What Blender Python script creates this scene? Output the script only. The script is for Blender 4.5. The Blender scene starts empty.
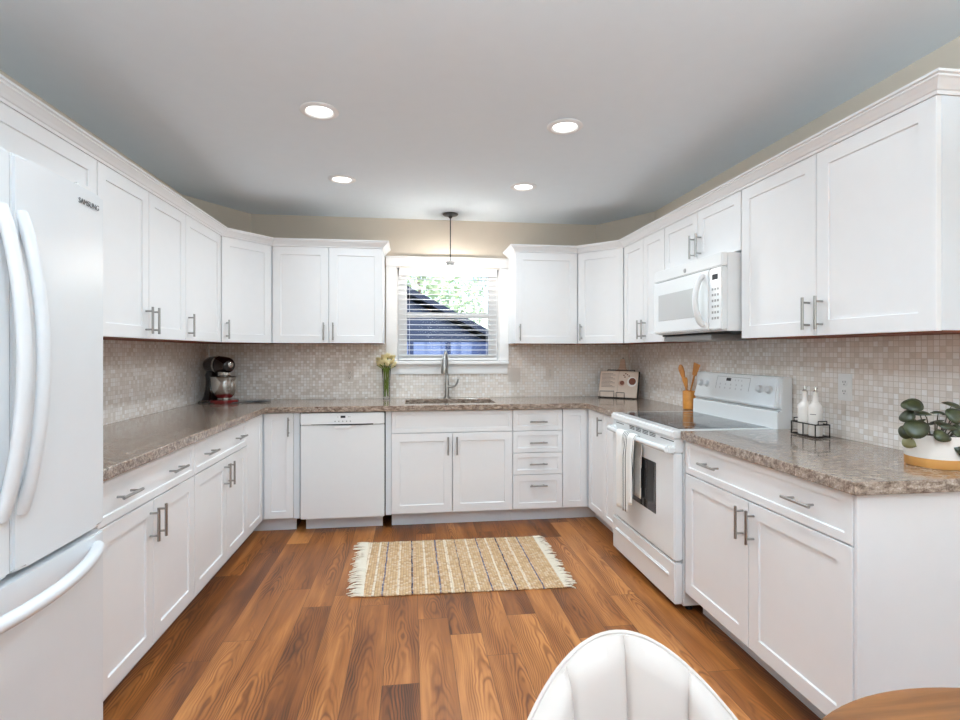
import bpy, bmesh, math, random
from mathutils import Matrix, Vector
R = math.radians
PI = math.pi
S = bpy.context.scene
COL = S.collection
random.seed(7)

# ------------------------------------------------------------------ key positions (metres; camera stands at x=0, y=0)
XL, XLC, XLW, XLU = -1.047, -1.026, -1.640, -1.319      # west run: base doors, counter edge, wall, upper doors
XR, XRC, XRW, XRU = 1.353, 1.331, 1.957, 1.644          # east run
YB, YC, YW, YU = 3.943, 3.914, 4.5635, 4.231            # back run
ZC, ZCB, ZU, ZT, ZH = 0.914, 0.873, 1.376, 2.120, 2.445  # counter top / underside, upper cabinets bottom / top, ceiling
YFRONT = -3.2

# ------------------------------------------------------------------ camera
cd = bpy.data.cameras.new('camera'); cam = bpy.data.objects.new('camera', cd); COL.objects.link(cam)
cam.location = (0, 0, 1.3098); cam.rotation_euler = (PI / 2, 0, -0.1296)
cd.sensor_width = 36; cd.lens = 528.38 / 960 * 36; cd.shift_y = -(360 - 351.66) / 960
cd.clip_start = 0.02; cd.clip_end = 200
S.camera = cam

# ------------------------------------------------------------------ world, sun, added fill lights, exposure
W = bpy.data.worlds.new('sky'); S.world = W; W.use_nodes = True
wn = W.node_tree
sky = wn.nodes.new('ShaderNodeTexSky'); sky.sky_type = 'NISHITA'; sky.sun_disc = False
sky.sun_elevation = R(48); sky.sun_rotation = R(200); sky.air_density = 1.0; sky.dust_density = 1.0
bgn = wn.nodes['Background']; bgn.inputs[1].default_value = 0.45
wn.links.new(sky.outputs[0], bgn.inputs[0])

def light(name, kind, loc, rot, energy, color=(1, 1, 1), **kw):
    d = bpy.data.lights.new(name, kind); d.energy = energy; d.color = color
    for k, v in kw.items(): setattr(d, k, v)
    o = bpy.data.objects.new(name, d); COL.objects.link(o); o.location = loc; o.rotation_euler = rot
    return o
light('sun', 'SUN', (0, 0, 10), (R(48), 0, R(-25)), 6.0, (1, .95, .86), angle=R(.6))
# added fill, unseen, set at the rear wall openings to brighten the room
light('rear_fill', 'AREA', (-0.75, YFRONT + .06, 1.5), (R(90), 0, 0), 6, (.78, .91, 1), shape='RECTANGLE', size=1.3, size_y=1.2)
light('rear_fill', 'AREA', (1.05, YFRONT + .06, 1.5), (R(90), 0, 0), 6, (.78, .91, 1), shape='RECTANGLE', size=1.3, size_y=1.2)
# two added fill lights without a fixture; the upward one brightens the ceiling
light('rear_point_fill', 'POINT', (.35, -1.5, 1.80), (0, 0, 0), 6, (.80, .92, 1), shadow_soft_size=.2)
light('upward_fill', 'AREA', (.35, -.6, 1.90), (PI, 0, 0), 250, (.77, .91, 1), shape='DISK', size=.45)
CAN_W = 7.6
BULB = 250
S.view_settings.view_transform = 'Standard'; S.view_settings.look = 'None'
S.view_settings.exposure = 0.0; S.view_settings.gamma = 1.0; S.view_settings.use_curve_mapping = False
S.cycles.max_bounces = 10; S.cycles.diffuse_bounces = 6; S.cycles.glossy_bounces = 4
S.cycles.transmission_bounces = 8; S.cycles.transparent_max_bounces = 12
S.cycles.sample_clamp_indirect = 6; S.cycles.caustics_reflective = False; S.cycles.caustics_refractive = False
S.cycles.use_denoising = True

# ------------------------------------------------------------------ materials
def srgb(*c):
    c = [x / 255 for x in c]
    return tuple((x / 12.92 if x <= .04045 else ((x + .055) / 1.055) ** 2.4) for x in c) + (1,)

class NT:
    """small helper to write node graphs"""
    def __init__(s, name):
        s.m = bpy.data.materials.new(name); s.m.use_nodes = True; s.t = s.m.node_tree
        s.b = s.t.nodes['Principled BSDF']
    def set(s, **kw):
        for k, v in kw.items():
            s.put(s.b, k.replace('_', ' '), v)
        return s
    def put(s, n, k, v):
        i = n.inputs[k]
        if isinstance(v, bpy.types.NodeSocket): s.t.links.new(v, i)
        else: i.default_value = v
    def node(s, typ, ins=None, **props):
        n = s.t.nodes.new(typ)
        for k, v in props.items(): setattr(n, k, v)
        for k, v in (ins or {}).items(): s.put(n, k, v)
        return n
    def math(s, op, a, b=0.0):
        return s.node('ShaderNodeMath', {0: a, 1: b}, operation=op).outputs[0]
    def coord(s):
        return s.node('ShaderNodeTexCoord').outputs['Object']
    def xyz(s, v):
        return s.node('ShaderNodeSeparateXYZ', {0: v}).outputs
    def vec(s, x, y, z):
        return s.node('ShaderNodeCombineXYZ', {0: x, 1: y, 2: z}).outputs[0]
    def ramp(s, fac, stops, interp='LINEAR'):
        n = s.t.nodes.new('ShaderNodeValToRGB'); n.color_ramp.interpolation = interp
        e = n.color_ramp.elements
        while len(e) < len(stops): e.new(0.5)
        for i, (p, c) in enumerate(stops): e[i].position = p; e[i].color = c
        s.t.links.new(fac, n.inputs[0]); return n.outputs[0]
    def mix(s, fac, a, b, blend='MIX'):
        n = s.node('ShaderNodeMix', data_type='RGBA', blend_type=blend)
        s.put(n, 0, fac); s.put(n, 6, a); s.put(n, 7, b); return n.outputs[2]
    def noise(s, v, scale, detail=3, rough=.5, dist=0):
        return s.node('ShaderNodeTexNoise', {'Vector': v, 'Scale': scale, 'Detail': detail, 'Roughness': rough, 'Distortion': dist}).outputs[0]
    def bump(s, h, strength=.3, distance=.002):
        s.t.links.new(s.node('ShaderNodeBump', {'Height': h, 'Strength': strength, 'Distance': distance}).outputs[0], s.b.inputs['Normal'])
        return s

def plain(name, col, rough=.5, metal=0, **kw):
    n = NT(name); c = n.coord()
    f = n.noise(c, kw.pop('nscale', 14), 2)
    lo = tuple(x * .97 for x in col[:3]) + (1,)
    n.set(Base_Color=n.mix(f, lo, col), Roughness=rough, Metallic=metal)
    for k, v in kw.items(): n.put(n.b, k.replace('_', ' '), v)
    return n.m

M = {}
M['cabinet'] = plain('white_cabinet_paint', srgb(237, 237, 238), .38)
M['carcass'] = plain('white_cabinet_box', srgb(225, 229, 233), .5)
M['underside'] = plain('brown_raw_underside', srgb(128, 66, 40), .7)
M['appliance'] = plain('white_enamel', srgb(236, 238, 239), .16, Coat_Weight=.3)
M['fridge'] = plain('white_fridge_enamel', srgb(228, 231, 234), .3)
M['plastic'] = plain('white_plastic', srgb(235, 235, 234), .3)
M['offwhite'] = plain('offwhite_plastic', srgb(218, 214, 206), .35)
M['greyplastic'] = plain('grey_plastic', srgb(150, 150, 150), .4)
M['trim'] = plain('white_trim_paint', srgb(240, 240, 240), .4)
M['wall'] = plain('beige_wall_paint', srgb(214, 203, 188), .85)
M['ceiling'] = plain('ceiling_paint', srgb(231, 240, 247), .9)
M['nickel'] = plain('brushed_nickel', srgb(168, 166, 163), .3, 1)
M['steel'] = plain('stainless_steel', srgb(222, 219, 214), .2, 1)
M['darkmetal'] = plain('dark_bronze_metal', srgb(62, 62, 64), .35, .6)
M['wire'] = plain('black_wire', srgb(38, 32, 30), .4, .5)
M['black'] = plain('black_plastic', srgb(20, 20, 22), .3)
M['socketmetal'] = plain('satin_grey_socket', srgb(118, 118, 120), .6)
M['badge'] = plain('dark_grey_letters', srgb(96, 97, 100), .4)
M['knob'] = plain('pale_grey_knob', srgb(214, 216, 218), .35)
M['dark'] = plain('dark_gap', srgb(28, 27, 27), .8)
M['glossblack'] = plain('black_enamel', srgb(24, 14, 13), .12, Coat_Weight=.6)
M['red'] = plain('dark_red_enamel', srgb(120, 16, 18), .2, Coat_Weight=.5)
M['ovenglass'] = plain('smoked_oven_glass', srgb(52, 52, 54), .06, Coat_Weight=.5)
M['mwglass'] = plain('grey_mesh_glass', srgb(196, 196, 196), .2, Coat_Weight=.3)
M['ceramic'] = plain('white_ceramic', srgb(236, 230, 224), .35)
M['cork'] = plain('amber_band', srgb(206, 148, 82), .45)
M['soil'] = plain('dark_soil', srgb(48, 34, 26), .95, nscale=90)
M['stem'] = plain('green_stem', srgb(112, 134, 48), .5)
M['leafstem'] = plain('brown_stem', srgb(74, 58, 44), .5)
M['petal'] = plain('pale_yellow_petal', srgb(248, 236, 186), .6, nscale=60)
M['trumpet'] = plain('yellow_trumpet', srgb(242, 212, 120), .6)
M['velvet'] = plain('cream_velvet', srgb(200, 189, 181), .9, Sheen_Weight=.15)
M['chairleg'] = plain('black_chair_leg', srgb(30, 28, 27), .4)
M['fringe'] = plain('cream_fringe', srgb(236, 226, 208), .95, nscale=120)
M['paper'] = plain('cream_paper', srgb(220, 200, 184), .7)
M['ink'] = plain('brown_ink', srgb(140, 120, 108), .7)
M['food'] = plain('brown_food', srgb(120, 62, 40), .6, nscale=120)
M['grout'] = plain('caulk', srgb(205, 195, 184), .6)
M['stone'] = plain('patio_ground', srgb(150, 150, 140), .9)
M['navy'] = plain('navy_siding', srgb(42, 56, 82), .7)
M['navyroof'] = plain('navy_shingles', srgb(36, 46, 66), .8, nscale=60)
M['bark'] = plain('tree_bark', srgb(110, 92, 76), .9)
M['treeleaf'] = plain('tree_leaf', srgb(196, 214, 172), .5, nscale=3)

def glass(name, col=(1, 1, 1, 1), rough=0.0, ior=1.45):
    n = NT(name); n.set(Base_Color=col, Roughness=rough, IOR=ior); n.put(n.b, 'Transmission Weight', 1.0); return n.m
M['glass'] = glass('clear_glass')

def pane_glass(name, ior):
    n = NT(name)
    tr = n.node('ShaderNodeBsdfTransparent').outputs[0]
    gl = n.node('ShaderNodeBsdfGlossy', {'Roughness': .02}).outputs[0]
    fr = n.node('ShaderNodeFresnel', {'IOR': ior}).outputs[0]
    mx = n.node('ShaderNodeMixShader', {0: fr, 1: tr, 2: gl}).outputs[0]
    n.t.links.new(mx, n.t.nodes['Material Output'].inputs[0]); return n.m
M['pane'] = pane_glass('window_glass', 1.12)
M['vaseglass'] = pane_glass('vase_glass', 1.18)
M['water'] = pane_glass('vase_water', 1.08)

def emitter(name, col, strength):
    n = NT(name); n.set(Base_Color=col); n.put(n.b, 'Emission Color', col); n.put(n.b, 'Emission Strength', strength); return n.m
M['lens'] = emitter('lit_lamp_lens', (1, .98, .95, 1), 4)
M['bulb'] = emitter('lit_bulb', (1, .95, .88, 1), BULB)
M['display'] = plain('dark_display', srgb(26, 28, 34), .55)

def floor_mat():
    n = NT('oak_plank_floor'); x, y, z = n.xyz(n.coord())
    w, L = .146, 1.22
    u = n.math('DIVIDE', n.math('ADD', x, 10.041), w); cx = n.math('FLOOR', u); fx = n.math('FRACT', u)
    r = n.node('ShaderNodeTexWhiteNoise', {'W': cx}, noise_dimensions='1D').outputs[0]
    v = n.math('ADD', n.math('DIVIDE', n.math('ADD', y, 10.0), L), n.math('MULTIPLY', r, 7.3)); cy = n.math('FLOOR', v); fy = n.math('FRACT', v)
    wn_ = n.node('ShaderNodeTexWhiteNoise', {'Vector': n.vec(cx, cy, 3.0)}, noise_dimensions='3D')
    rv = wn_.outputs[0]
    off = n.math('MULTIPLY', rv, 37.0)
    # broad tone bands inside a plank, stretched along it
    g1 = n.noise(n.vec(n.math('ADD', n.math('MULTIPLY', x, 11), off), n.math('MULTIPLY', y, 1.1), off), 1.0, 3, .55, .4)
    # fine fibres
    g2 = n.noise(n.vec(n.math('MULTIPLY', x, 120), n.math('MULTIPLY', y, 5), off), 1.0, 4, .6)
    # cathedral grain lines
    wx = n.math('ADD', n.math('MULTIPLY', n.math('SUBTRACT', fx, n.math('ADD', .15, n.math('MULTIPLY', rv, .7))), .36), 0)
    wob = n.noise(n.vec(n.math('MULTIPLY', x, 9), n.math('MULTIPLY', y, 3.2), off), 1.0, 2, .5)
    ph = n.math('ADD', n.math('MULTIPLY', n.math('POWER', n.math('ABSOLUTE', wx), 1.6), 520), n.math('ADD', n.math('MULTIPLY', y, 34), n.math('MULTIPLY', wob, 44)))
    ring = n.math('ADD', n.math('MULTIPLY', n.math('SINE', n.math('ADD', ph, off)), .5), .5)
    ring = n.math('POWER', ring, 2.0)
    msk = n.noise(n.vec(n.math('MULTIPLY', x, 8), n.math('MULTIPLY', y, 1.6), n.math('ADD', off, 5)), 1.0, 2)
    ringm = n.math('MULTIPLY', ring, n.ramp(msk, [(.42, (0, 0, 0, 1)), (.62, (1, 1, 1, 1))]))
    t = n.math('ADD', n.math('MULTIPLY', rv, .26), n.math('ADD', n.math('MULTIPLY', g1, .62), n.math('MULTIPLY', g2, .22)))
    t = n.math('SUBTRACT', t, n.math('MULTIPLY', ringm, .19))
    col = n.ramp(t, [(.24, srgb(62, 31, 13)), (.42, srgb(112, 63, 28)), (.58, srgb(152, 92, 44)), (.76, srgb(196, 132, 74))])
    gx = n.math('LESS_THAN', n.math('MINIMUM', fx, n.math('SUBTRACT', 1.0, fx)), .011)
    gy = n.math('LESS_THAN', n.math('MINIMUM', fy, n.math('SUBTRACT', 1.0, fy)), .0014)
    gap = n.math('MAXIMUM', gx, gy)
    col = n.mix(n.math('MULTIPLY', gap, .55), col, srgb(50, 25, 12))
    n.set(Base_Color=col, Roughness=n.math('ADD', .30, n.math('MULTIPLY', g2, .16)))
    n.put(n.b, 'Specular IOR Level', .4)
    n.bump(n.math('SUBTRACT', n.math('MULTIPLY', g2, .4), gap), .25, .0015)
    return n.m
M['floor'] = floor_mat()

def tile_mat(name, axis):
    n = NT(name); x, y, z = n.xyz(n.coord()); h = {'x': x, 'y': y}[axis]
    p = .0238
    u = n.math('DIVIDE', n.math('ADD', h, 20.0), p); v = n.math('DIVIDE', n.math('ADD', z, 5.0), p)
    cu, cv, fu, fv = n.math('FLOOR', u), n.math('FLOOR', v), n.math('FRACT', u), n.math('FRACT', v)
    wh = n.node('ShaderNodeTexWhiteNoise', {'Vector': n.vec(cu, cv, 1.0)}, noise_dimensions='3D')
    rv = wh.outputs[0]; rc = wh.outputs[1]
    inner = n.noise(n.vec(n.math('MULTIPLY', h, 60), n.math('MULTIPLY', z, 60), n.math('MULTIPLY', rv, 20)), 1.0, 2, .5, .6)
    tone = n.math('ADD', n.math('MULTIPLY', rv, .72), n.math('MULTIPLY', inner, .28))
    col = n.ramp(tone, [(.1, srgb(220, 210, 200)), (.45, srgb(236, 228, 221)), (.7, srgb(242, 237, 233)), (.86, srgb(247, 244, 242)), (.95, srgb(253, 252, 251))])
    e = n.math('MINIMUM', n.math('MINIMUM', fu, n.math('SUBTRACT', 1.0, fu)), n.math('MINIMUM', fv, n.math('SUBTRACT', 1.0, fv)))
    g = n.math('LESS_THAN', e, .055)
    col = n.mix(g, col, srgb(206, 196, 186))
    n.set(Base_Color=col, Roughness=n.math('ADD', .22, n.math('MULTIPLY', g, .5)))
    # each mother-of-pearl chip is set at a slightly different tilt
    geo = n.node('ShaderNodeNewGeometry').outputs['Normal']
    jit = n.node('ShaderNodeVectorMath', {0: rc, 1: (.5, .5, .5)}, operation='SUBTRACT').outputs[0]
    jit = n.node('ShaderNodeVectorMath', {0: jit, 'Scale': .12}, operation='SCALE').outputs[0]
    nn = n.node('ShaderNodeVectorMath', {0: geo, 1: jit}, operation='ADD').outputs[0]
    nn = n.node('ShaderNodeVectorMath', {0: nn}, operation='NORMALIZE').outputs[0]
    n.t.links.new(nn, n.b.inputs['Normal'])
    return n.m
M['tile_x'] = tile_mat('pearl_mosaic_tile_a', 'x')
M['tile_y'] = tile_mat('pearl_mosaic_tile_b', 'y')

def counter_mat():
    n = NT('speckled_brown_laminate'); c = n.coord(); x, y, z = n.xyz(c)
    a = n.noise(n.vec(n.math('MULTIPLY', x, 26), n.math('MULTIPLY', y, 60), n.math('MULTIPLY', z, 60)), 1.0, 5, .65, .5)
    b = n.noise(n.vec(n.math('MULTIPLY', x, 130), n.math('MULTIPLY', y, 170), n.math('MULTIPLY', z, 170)), 1.0, 3, .7)
    t = n.math('ADD', n.math('MULTIPLY', a, .65), n.math('MULTIPLY', b, .35))
    col = n.ramp(t, [(.36, srgb(70, 54, 43)), (.46, srgb(126, 107, 93)), (.56, srgb(166, 148, 134)), (.68, srgb(214, 200, 187))])
    n.set(Base_Color=col, Roughness=.16)
    n.put(n.b, 'Coat Weight', .3)
    return n.m
M['counter'] = counter_mat()

def wood_mat(name, dark, light, axis='x', scale=1.0, rough=.45):
    n = NT(name); x, y, z = n.xyz(n.coord())
    sx, sy, sz = {'x': (3, 40, 40), 'y': (40, 3, 40), 'z': (40, 40, 3)}[axis]
    a = n.noise(n.vec(n.math('MULTIPLY', x, sx * scale), n.math('MULTIPLY', y, sy * scale), n.math('MULTIPLY', z, sz * scale)), 1.0, 4, .6, .3)
    n.set(Base_Color=n.ramp(a, [(.3, dark), (.7, light)]), Roughness=rough)
    return n.m
M['tablewood'] = wood_mat('oak_table_wood', srgb(92, 54, 27), srgb(134, 86, 46), 'x', 1.0, .35)
M['utensil'] = wood_mat('golden_utensil_wood', srgb(186, 118, 50), srgb(216, 150, 76), 'z', 1.5, .5)
M['crock'] = wood_mat('amber_crock', srgb(196, 124, 44), srgb(222, 152, 66), 'x', 1.0, .4)
M['board'] = wood_mat('pale_board_wood', srgb(186, 150, 128), srgb(214, 182, 160), 'x', 1.5, .5)

def rug_mat():
    n = NT('woven_jute_rug'); c = n.coord(); x, y, z = n.xyz(c)
    xn = n.math('ADD', n.math('DIVIDE', x, 1.13), .5)
    wob = n.math('MULTIPLY', n.math('SUBTRACT', n.noise(n.vec(n.math('MULTIPLY', x, 6), n.math('MULTIPLY', y, 9), 0.0), 1.0, 2), .5), .012)
    xs = n.math('ADD', xn, wob)
    tan, cream, navy, blue = srgb(214, 178, 136), srgb(238, 224, 202), srgb(44, 48, 78), srgb(88, 94, 124)
    P = [.108, .249, .383, .504, .635, .757, .887]
    stops = [(0, cream), (.012, tan)]
    for i, p in enumerate(P):
        q = (P[i - 1] if i else 0.02)
        m = (p + q) / 2
        stops += [(m - .006, cream), (m + .006, tan), (p - .0038, navy if i % 2 else blue), (p + .0038, tan)]
    base = n.ramp(xs, stops, 'CONSTANT')
    # yarn loops
    rx = n.math('MULTIPLY', x, 66); cxn = n.math('FLOOR', rx)
    ry = n.math('ADD', n.math('MULTIPLY', y, 48), n.math('MULTIPLY', n.math('MODULO', n.math('ABSOLUTE', cxn), 2.0), .5))
    sx = n.math('ABSOLUTE', n.math('SINE', n.math('MULTIPLY', rx, PI))); sy = n.math('ABSOLUTE', n.math('SINE', n.math('MULTIPLY', ry, PI)))
    loop = n.math('MULTIPLY', n.math('POWER', sx, .6), n.math('POWER', sy, .6))
    rnd = n.node('ShaderNodeTexWhiteNoise', {'Vector': n.vec(cxn, n.math('FLOOR', ry), 0.0)}, noise_dimensions='3D').outputs[0]
    col = n.mix(n.math('MULTIPLY', n.math('GREATER_THAN', rnd, .70), .28), base, cream)
    col = n.mix(n.math('MULTIPLY', n.math('LESS_THAN', rnd, .18), .35), col, srgb(170, 124, 80))
    col = n.mix(n.math('MULTIPLY', n.math('LESS_THAN', loop, .25), .5), col, srgb(140, 100, 66))
    n.set(Base_Color=col, Roughness=.95)
    n.bump(loop, .8, .006)
    return n.m
M['rug'] = rug_mat()

def towel_mat():
    n = NT('striped_towel'); x, y, z = n.xyz(n.coord())
    w, k = srgb(238, 236, 232), srgb(40, 40, 44)
    f = n.math('DIVIDE', x, .27)
    st = [(0, w)]
    for p in (.40, .47, .54, .61): st += [(p, k), (p + .028, w)]
    st += [(.955, k), (.97, w)]
    n.set(Base_Color=n.ramp(f, st, 'CONSTANT'), Roughness=.9)
    n.bump(n.noise(n.vec(n.math('MULTIPLY', x, 300), n.math('MULTIPLY', y, 300), n.math('MULTIPLY', z, 300)), 1.0, 2), .2, .001)
    return n.m
M['towel'] = towel_mat()

def leaf_mat():
    n = NT('dark_green_leaf'); c = n.coord(); x, y, z = n.xyz(c)
    a = n.noise(c, 28, 3)
    n.set(Base_Color=n.ramp(a, [(.35, srgb(34, 38, 20)), (.6, srgb(54, 58, 32)), (.75, srgb(84, 84, 54))]), Roughness=.42)
    return n.m
M['leaf'] = leaf_mat()
M['paleleaf'] = plain('pale_olive_leaf', srgb(136, 132, 92), .4, nscale=60)

def fence_mat():
    n = NT('blue_fence_boards'); x, y, z = n.xyz(n.coord())
    c = n.math('FLOOR', n.math('DIVIDE', n.math('ADD', x, 50), .09))
    r = n.node('ShaderNodeTexWhiteNoise', {'W': c}, noise_dimensions='1D').outputs[0]
    s = n.noise(n.vec(n.math('MULTIPLY', x, 30), 0.0, n.math('MULTIPLY', z, 3)), 1.0, 3)
    t = n.math('ADD', n.math('MULTIPLY', r, .6), n.math('MULTIPLY', s, .4))
    n.set(Base_Color=n.ramp(t, [(.3, srgb(34, 50, 84)), (.5, srgb(54, 74, 116)), (.7, srgb(100, 118, 156))]), Roughness=.8)
    return n.m
M['fence'] = fence_mat()

# ------------------------------------------------------------------ mesh helpers
class MB:
    def __init__(s): s.bm = bmesh.new()
    def box(s, x0, x1, y0, y1, z0, z1, bev=0, seg=2):
        mt = Matrix.Translation(((x0 + x1) / 2, (y0 + y1) / 2, (z0 + z1) / 2)) @ Matrix.Diagonal((x1 - x0, y1 - y0, z1 - z0, 1))
        r = bmesh.ops.create_cube(s.bm, size=1, matrix=mt)
        if bev:
            ed = list({e for v in r['verts'] for e in v.link_edges})
            bmesh.ops.bevel(s.bm, geom=ed, offset=bev, segments=seg, affect='EDGES', clamp_overlap=True)
        return s
    def poly(s, pts):
        return s.bm.faces.new([s.bm.verts.new(p) for p in pts])
    def prism(s, pts, z0, z1, bev=0):
        a = [s.bm.verts.new((x, y, z0)) for x, y in pts]; b = [s.bm.verts.new((x, y, z1)) for x, y in pts]
        n = len(pts)
        fs = [s.bm.faces.new(a[::-1]), s.bm.faces.new(b)] + [s.bm.faces.new((a[i], a[(i + 1) % n], b[(i + 1) % n], b[i])) for i in range(n)]
        if bev:
            ed = list({e for f in fs for e in f.edges})
            bmesh.ops.bevel(s.bm, geom=ed, offset=bev, segments=2, affect='EDGES', clamp_overlap=True)
        return s
    def tube(s, pts, r, seg=10, closed=False, flat=1.0):
        pts = [Vector(p) for p in pts]; n = len(pts); rs = r if isinstance(r, (list, tuple)) else [r] * n
        rings = []; up = None
        for i, p in enumerate(pts):
            if closed: d = pts[(i + 1) % n] - pts[i - 1]
            else: d = pts[min(i + 1, n - 1)] - pts[max(i - 1, 0)]
            d.normalize()
            if up is None:
                up = Vector((0, 0, 1)) if abs(d.z) < .9 else Vector((0, 1, 0))
            a = d.cross(up); a.normalize(); b = a.cross(d); b.normalize(); up = b
            rings.append([s.bm.verts.new(p + (a * math.cos(t) + b * math.sin(t) * flat) * rs[i]) for t in [2 * PI * k / seg for k in range(seg)]])
        m = n if closed else n - 1
        for i in range(m):
            A, B = rings[i], rings[(i + 1) % n]
            for k in range(seg): s.bm.faces.new((A[k], A[(k + 1) % seg], B[(k + 1) % seg], B[k]))
        if not closed:
            s.bm.faces.new(rings[0][::-1]); s.bm.faces.new(rings[-1])
        return s
    def lathe(s, prof, c=(0, 0, 0), seg=32, mat=None, caps=True):
        rings = []
        for r, z in prof:
            r = max(r, 1e-4)
            rings.append([s.bm.verts.new(Vector((c[0] + r * math.cos(2 * PI * k / seg), c[1] + r * math.sin(2 * PI * k / seg), c[2] + z))) for k in range(seg)])
        for A, B in zip(rings, rings[1:]):
            for k in range(seg): s.bm.faces.new((A[k], A[(k + 1) % seg], B[(k + 1) % seg], B[k]))
        if caps:
            s.bm.faces.new(rings[0][::-1]); s.bm.faces.new(rings[-1])
        if mat is not None:
            bmesh.ops.transform(s.bm, matrix=mat, verts=[v for q in rings for v in q])
        return s
    def ball(s, c, rx, ry=None, rz=None, seg=20):
        ry = ry or rx; rz = rz or rx
        bmesh.ops.create_uvsphere(s.bm, u_segments=seg, v_segments=max(8, seg // 2), radius=1, matrix=Matrix.Translation(c) @ Matrix.Diagonal((rx, ry, rz, 1)))
        return s
    def grid_slab(s, us, vs, inside, w0, w1, f):
        """cells (i,j) of a grid that are inside, extruded from w0 to w1; f(u,v,w) -> point"""
        V = {}
        def vt(i, j, k):
            if (i, j, k) not in V: V[(i, j, k)] = s.bm.verts.new(f(us[i], vs[j], (w0, w1)[k]))
            return V[(i, j, k)]
        nu, nv = len(us) - 1, len(vs) - 1
        ins = {(i, j) for i in range(nu) for j in range(nv) if inside((us[i] + us[i + 1]) / 2, (vs[j] + vs[j + 1]) / 2)}
        for i, j in ins:
            s.bm.faces.new((vt(i, j, 1), vt(i + 1, j, 1), vt(i + 1, j + 1, 1), vt(i, j + 1, 1)))
            s.bm.faces.new((vt(i, j, 0), vt(i, j + 1, 0), vt(i + 1, j + 1, 0), vt(i + 1, j, 0)))
            for di, dj, a, b in ((-1, 0, (i, j + 1), (i, j)), (1, 0, (i + 1, j), (i + 1, j + 1)), (0, -1, (i, j), (i + 1, j)), (0, 1, (i + 1, j + 1), (i, j + 1))):
                if (i + di, j + dj) not in ins:
                    s.bm.faces.new((vt(*a, 0), vt(*b, 0), vt(*b, 1), vt(*a, 1)))
        return s
    def xf(s, m):
        bmesh.ops.transform(s.bm, matrix=m, verts=s.bm.verts[:]); return s
    def build(s, name, mat, parent=None, smooth=None, bevel=0, loc=None):
        bmesh.ops.recalc_face_normals(s.bm, faces=s.bm.faces[:])
        me = bpy.data.meshes.new(name); s.bm.to_mesh(me); s.bm.free()
        if mat is not None: me.materials.append(mat)
        if smooth:
            me.polygons.foreach_set('use_smooth', [True] * len(me.polygons)); me.set_sharp_from_angle(angle=R(smooth))
        o = bpy.data.objects.new(name, me); COL.objects.link(o)
        if parent is not None: o.parent = parent
        if loc is not None: o.location = loc
        if bevel:
            b = o.modifiers.new('bevel', 'BEVEL'); b.width = bevel; b.segments = 2; b.limit_method = 'ANGLE'; b.angle_limit = R(40)
        return o

def thing(name, label, cat, loc=(0, 0, 0), rot=0, group=None):
    o = bpy.data.objects.new(name, None); COL.objects.link(o); o.empty_display_size = .1
    o.location = loc; o.rotation_euler = (0, 0, rot); o['label'] = label; o['category'] = cat
    if group: o['group'] = group
    return o
def tag(o, label, cat, group=None):
    o['label'] = label; o['category'] = cat
    if group: o['group'] = group
    return o
def struct(o, label=None):
    o['kind'] = 'structure'
    if label: o['label'] = label
    return o
def dup(root, loc, label=None):
    r = root.copy(); COL.objects.link(r); r.location = loc
    if label: r['label'] = label
    for ch in root.children:
        c = ch.copy(); COL.objects.link(c); c.parent = r
        for g in ch.children:
            d = g.copy(); COL.objects.link(d); d.parent = c
    return r
def lettering(name, body, size, mat, parent, matrix, depth=.0006):
    cu = bpy.data.curves.new('lettering', 'FONT'); cu.body = body; cu.size = size; cu.extrude = depth; cu.align_x = 'CENTER'; cu.align_y = 'CENTER'
    t = bpy.data.objects.new('lettering_source', cu); COL.objects.link(t)
    me = bpy.data.meshes.new_from_object(t.evaluated_get(bpy.context.evaluated_depsgraph_get()))
    bpy.data.objects.remove(t); me.transform(matrix); me.materials.clear(); me.materials.append(mat)
    o = bpy.data.objects.new(name, me); COL.objects.link(o); o.parent = parent
    return o

# ------------------------------------------------------------------ room shell
T = .12
struct(MB().box(XLW - T, 4.2, YFRONT - T, YW + T, -.1, 0).build('floor', M['floor']), 'reddish brown oak plank floor')
struct(MB().box(XLW - T, 4.2, YFRONT - T, YW + T, ZH, ZH + .1).build('ceiling', M['ceiling']), 'flat pale grey ceiling')
struct(MB().box(XLW - T, XLW, YFRONT, YW + T, 0, ZH).build('wall_left', M['wall']), 'beige wall on the refrigerator side')
# the wall behind the range ends where the dining area opens up
struct(MB().box(XRW, XRW + T, .2, YW + T, 0, ZH).build('wall_right', M['wall']), 'beige wall on the range side')
struct(MB().box(XRW + T, 4.2, .2, .2 + T, 0, ZH).build('wall_dining', M['wall']))
struct(MB().box(4.2, 4.2 + T, YFRONT, .2 + T, 0, ZH).build('wall_far_right', M['wall']))
WX0, WX1, WZ0, WZ1 = -.12, .762, 1.225, 2.03
struct(MB().grid_slab([XLW, WX0, WX1, XRW], [0, WZ0, WZ1, ZH], lambda u, v: not (WX0 < u < WX1 and WZ0 < v < WZ1), YW, YW + T,
       lambda u, v, w: (u, w, v)).build('wall_back', M['wall']), 'beige wall with the window above the sink')
fw = [(-1.4, -.1), (.4, 1.7)]
struct(MB().grid_slab([XLW, -1.4, -.1, .4, 1.7, 4.2], [0, .9, 2.1, ZH], lambda u, v: not (.9 < v < 2.1 and any(a < u < b for a, b in fw)), YFRONT - T, YFRONT,
       lambda u, v, w: (u, w, v)).build('wall_front', M['wall']))
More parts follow.
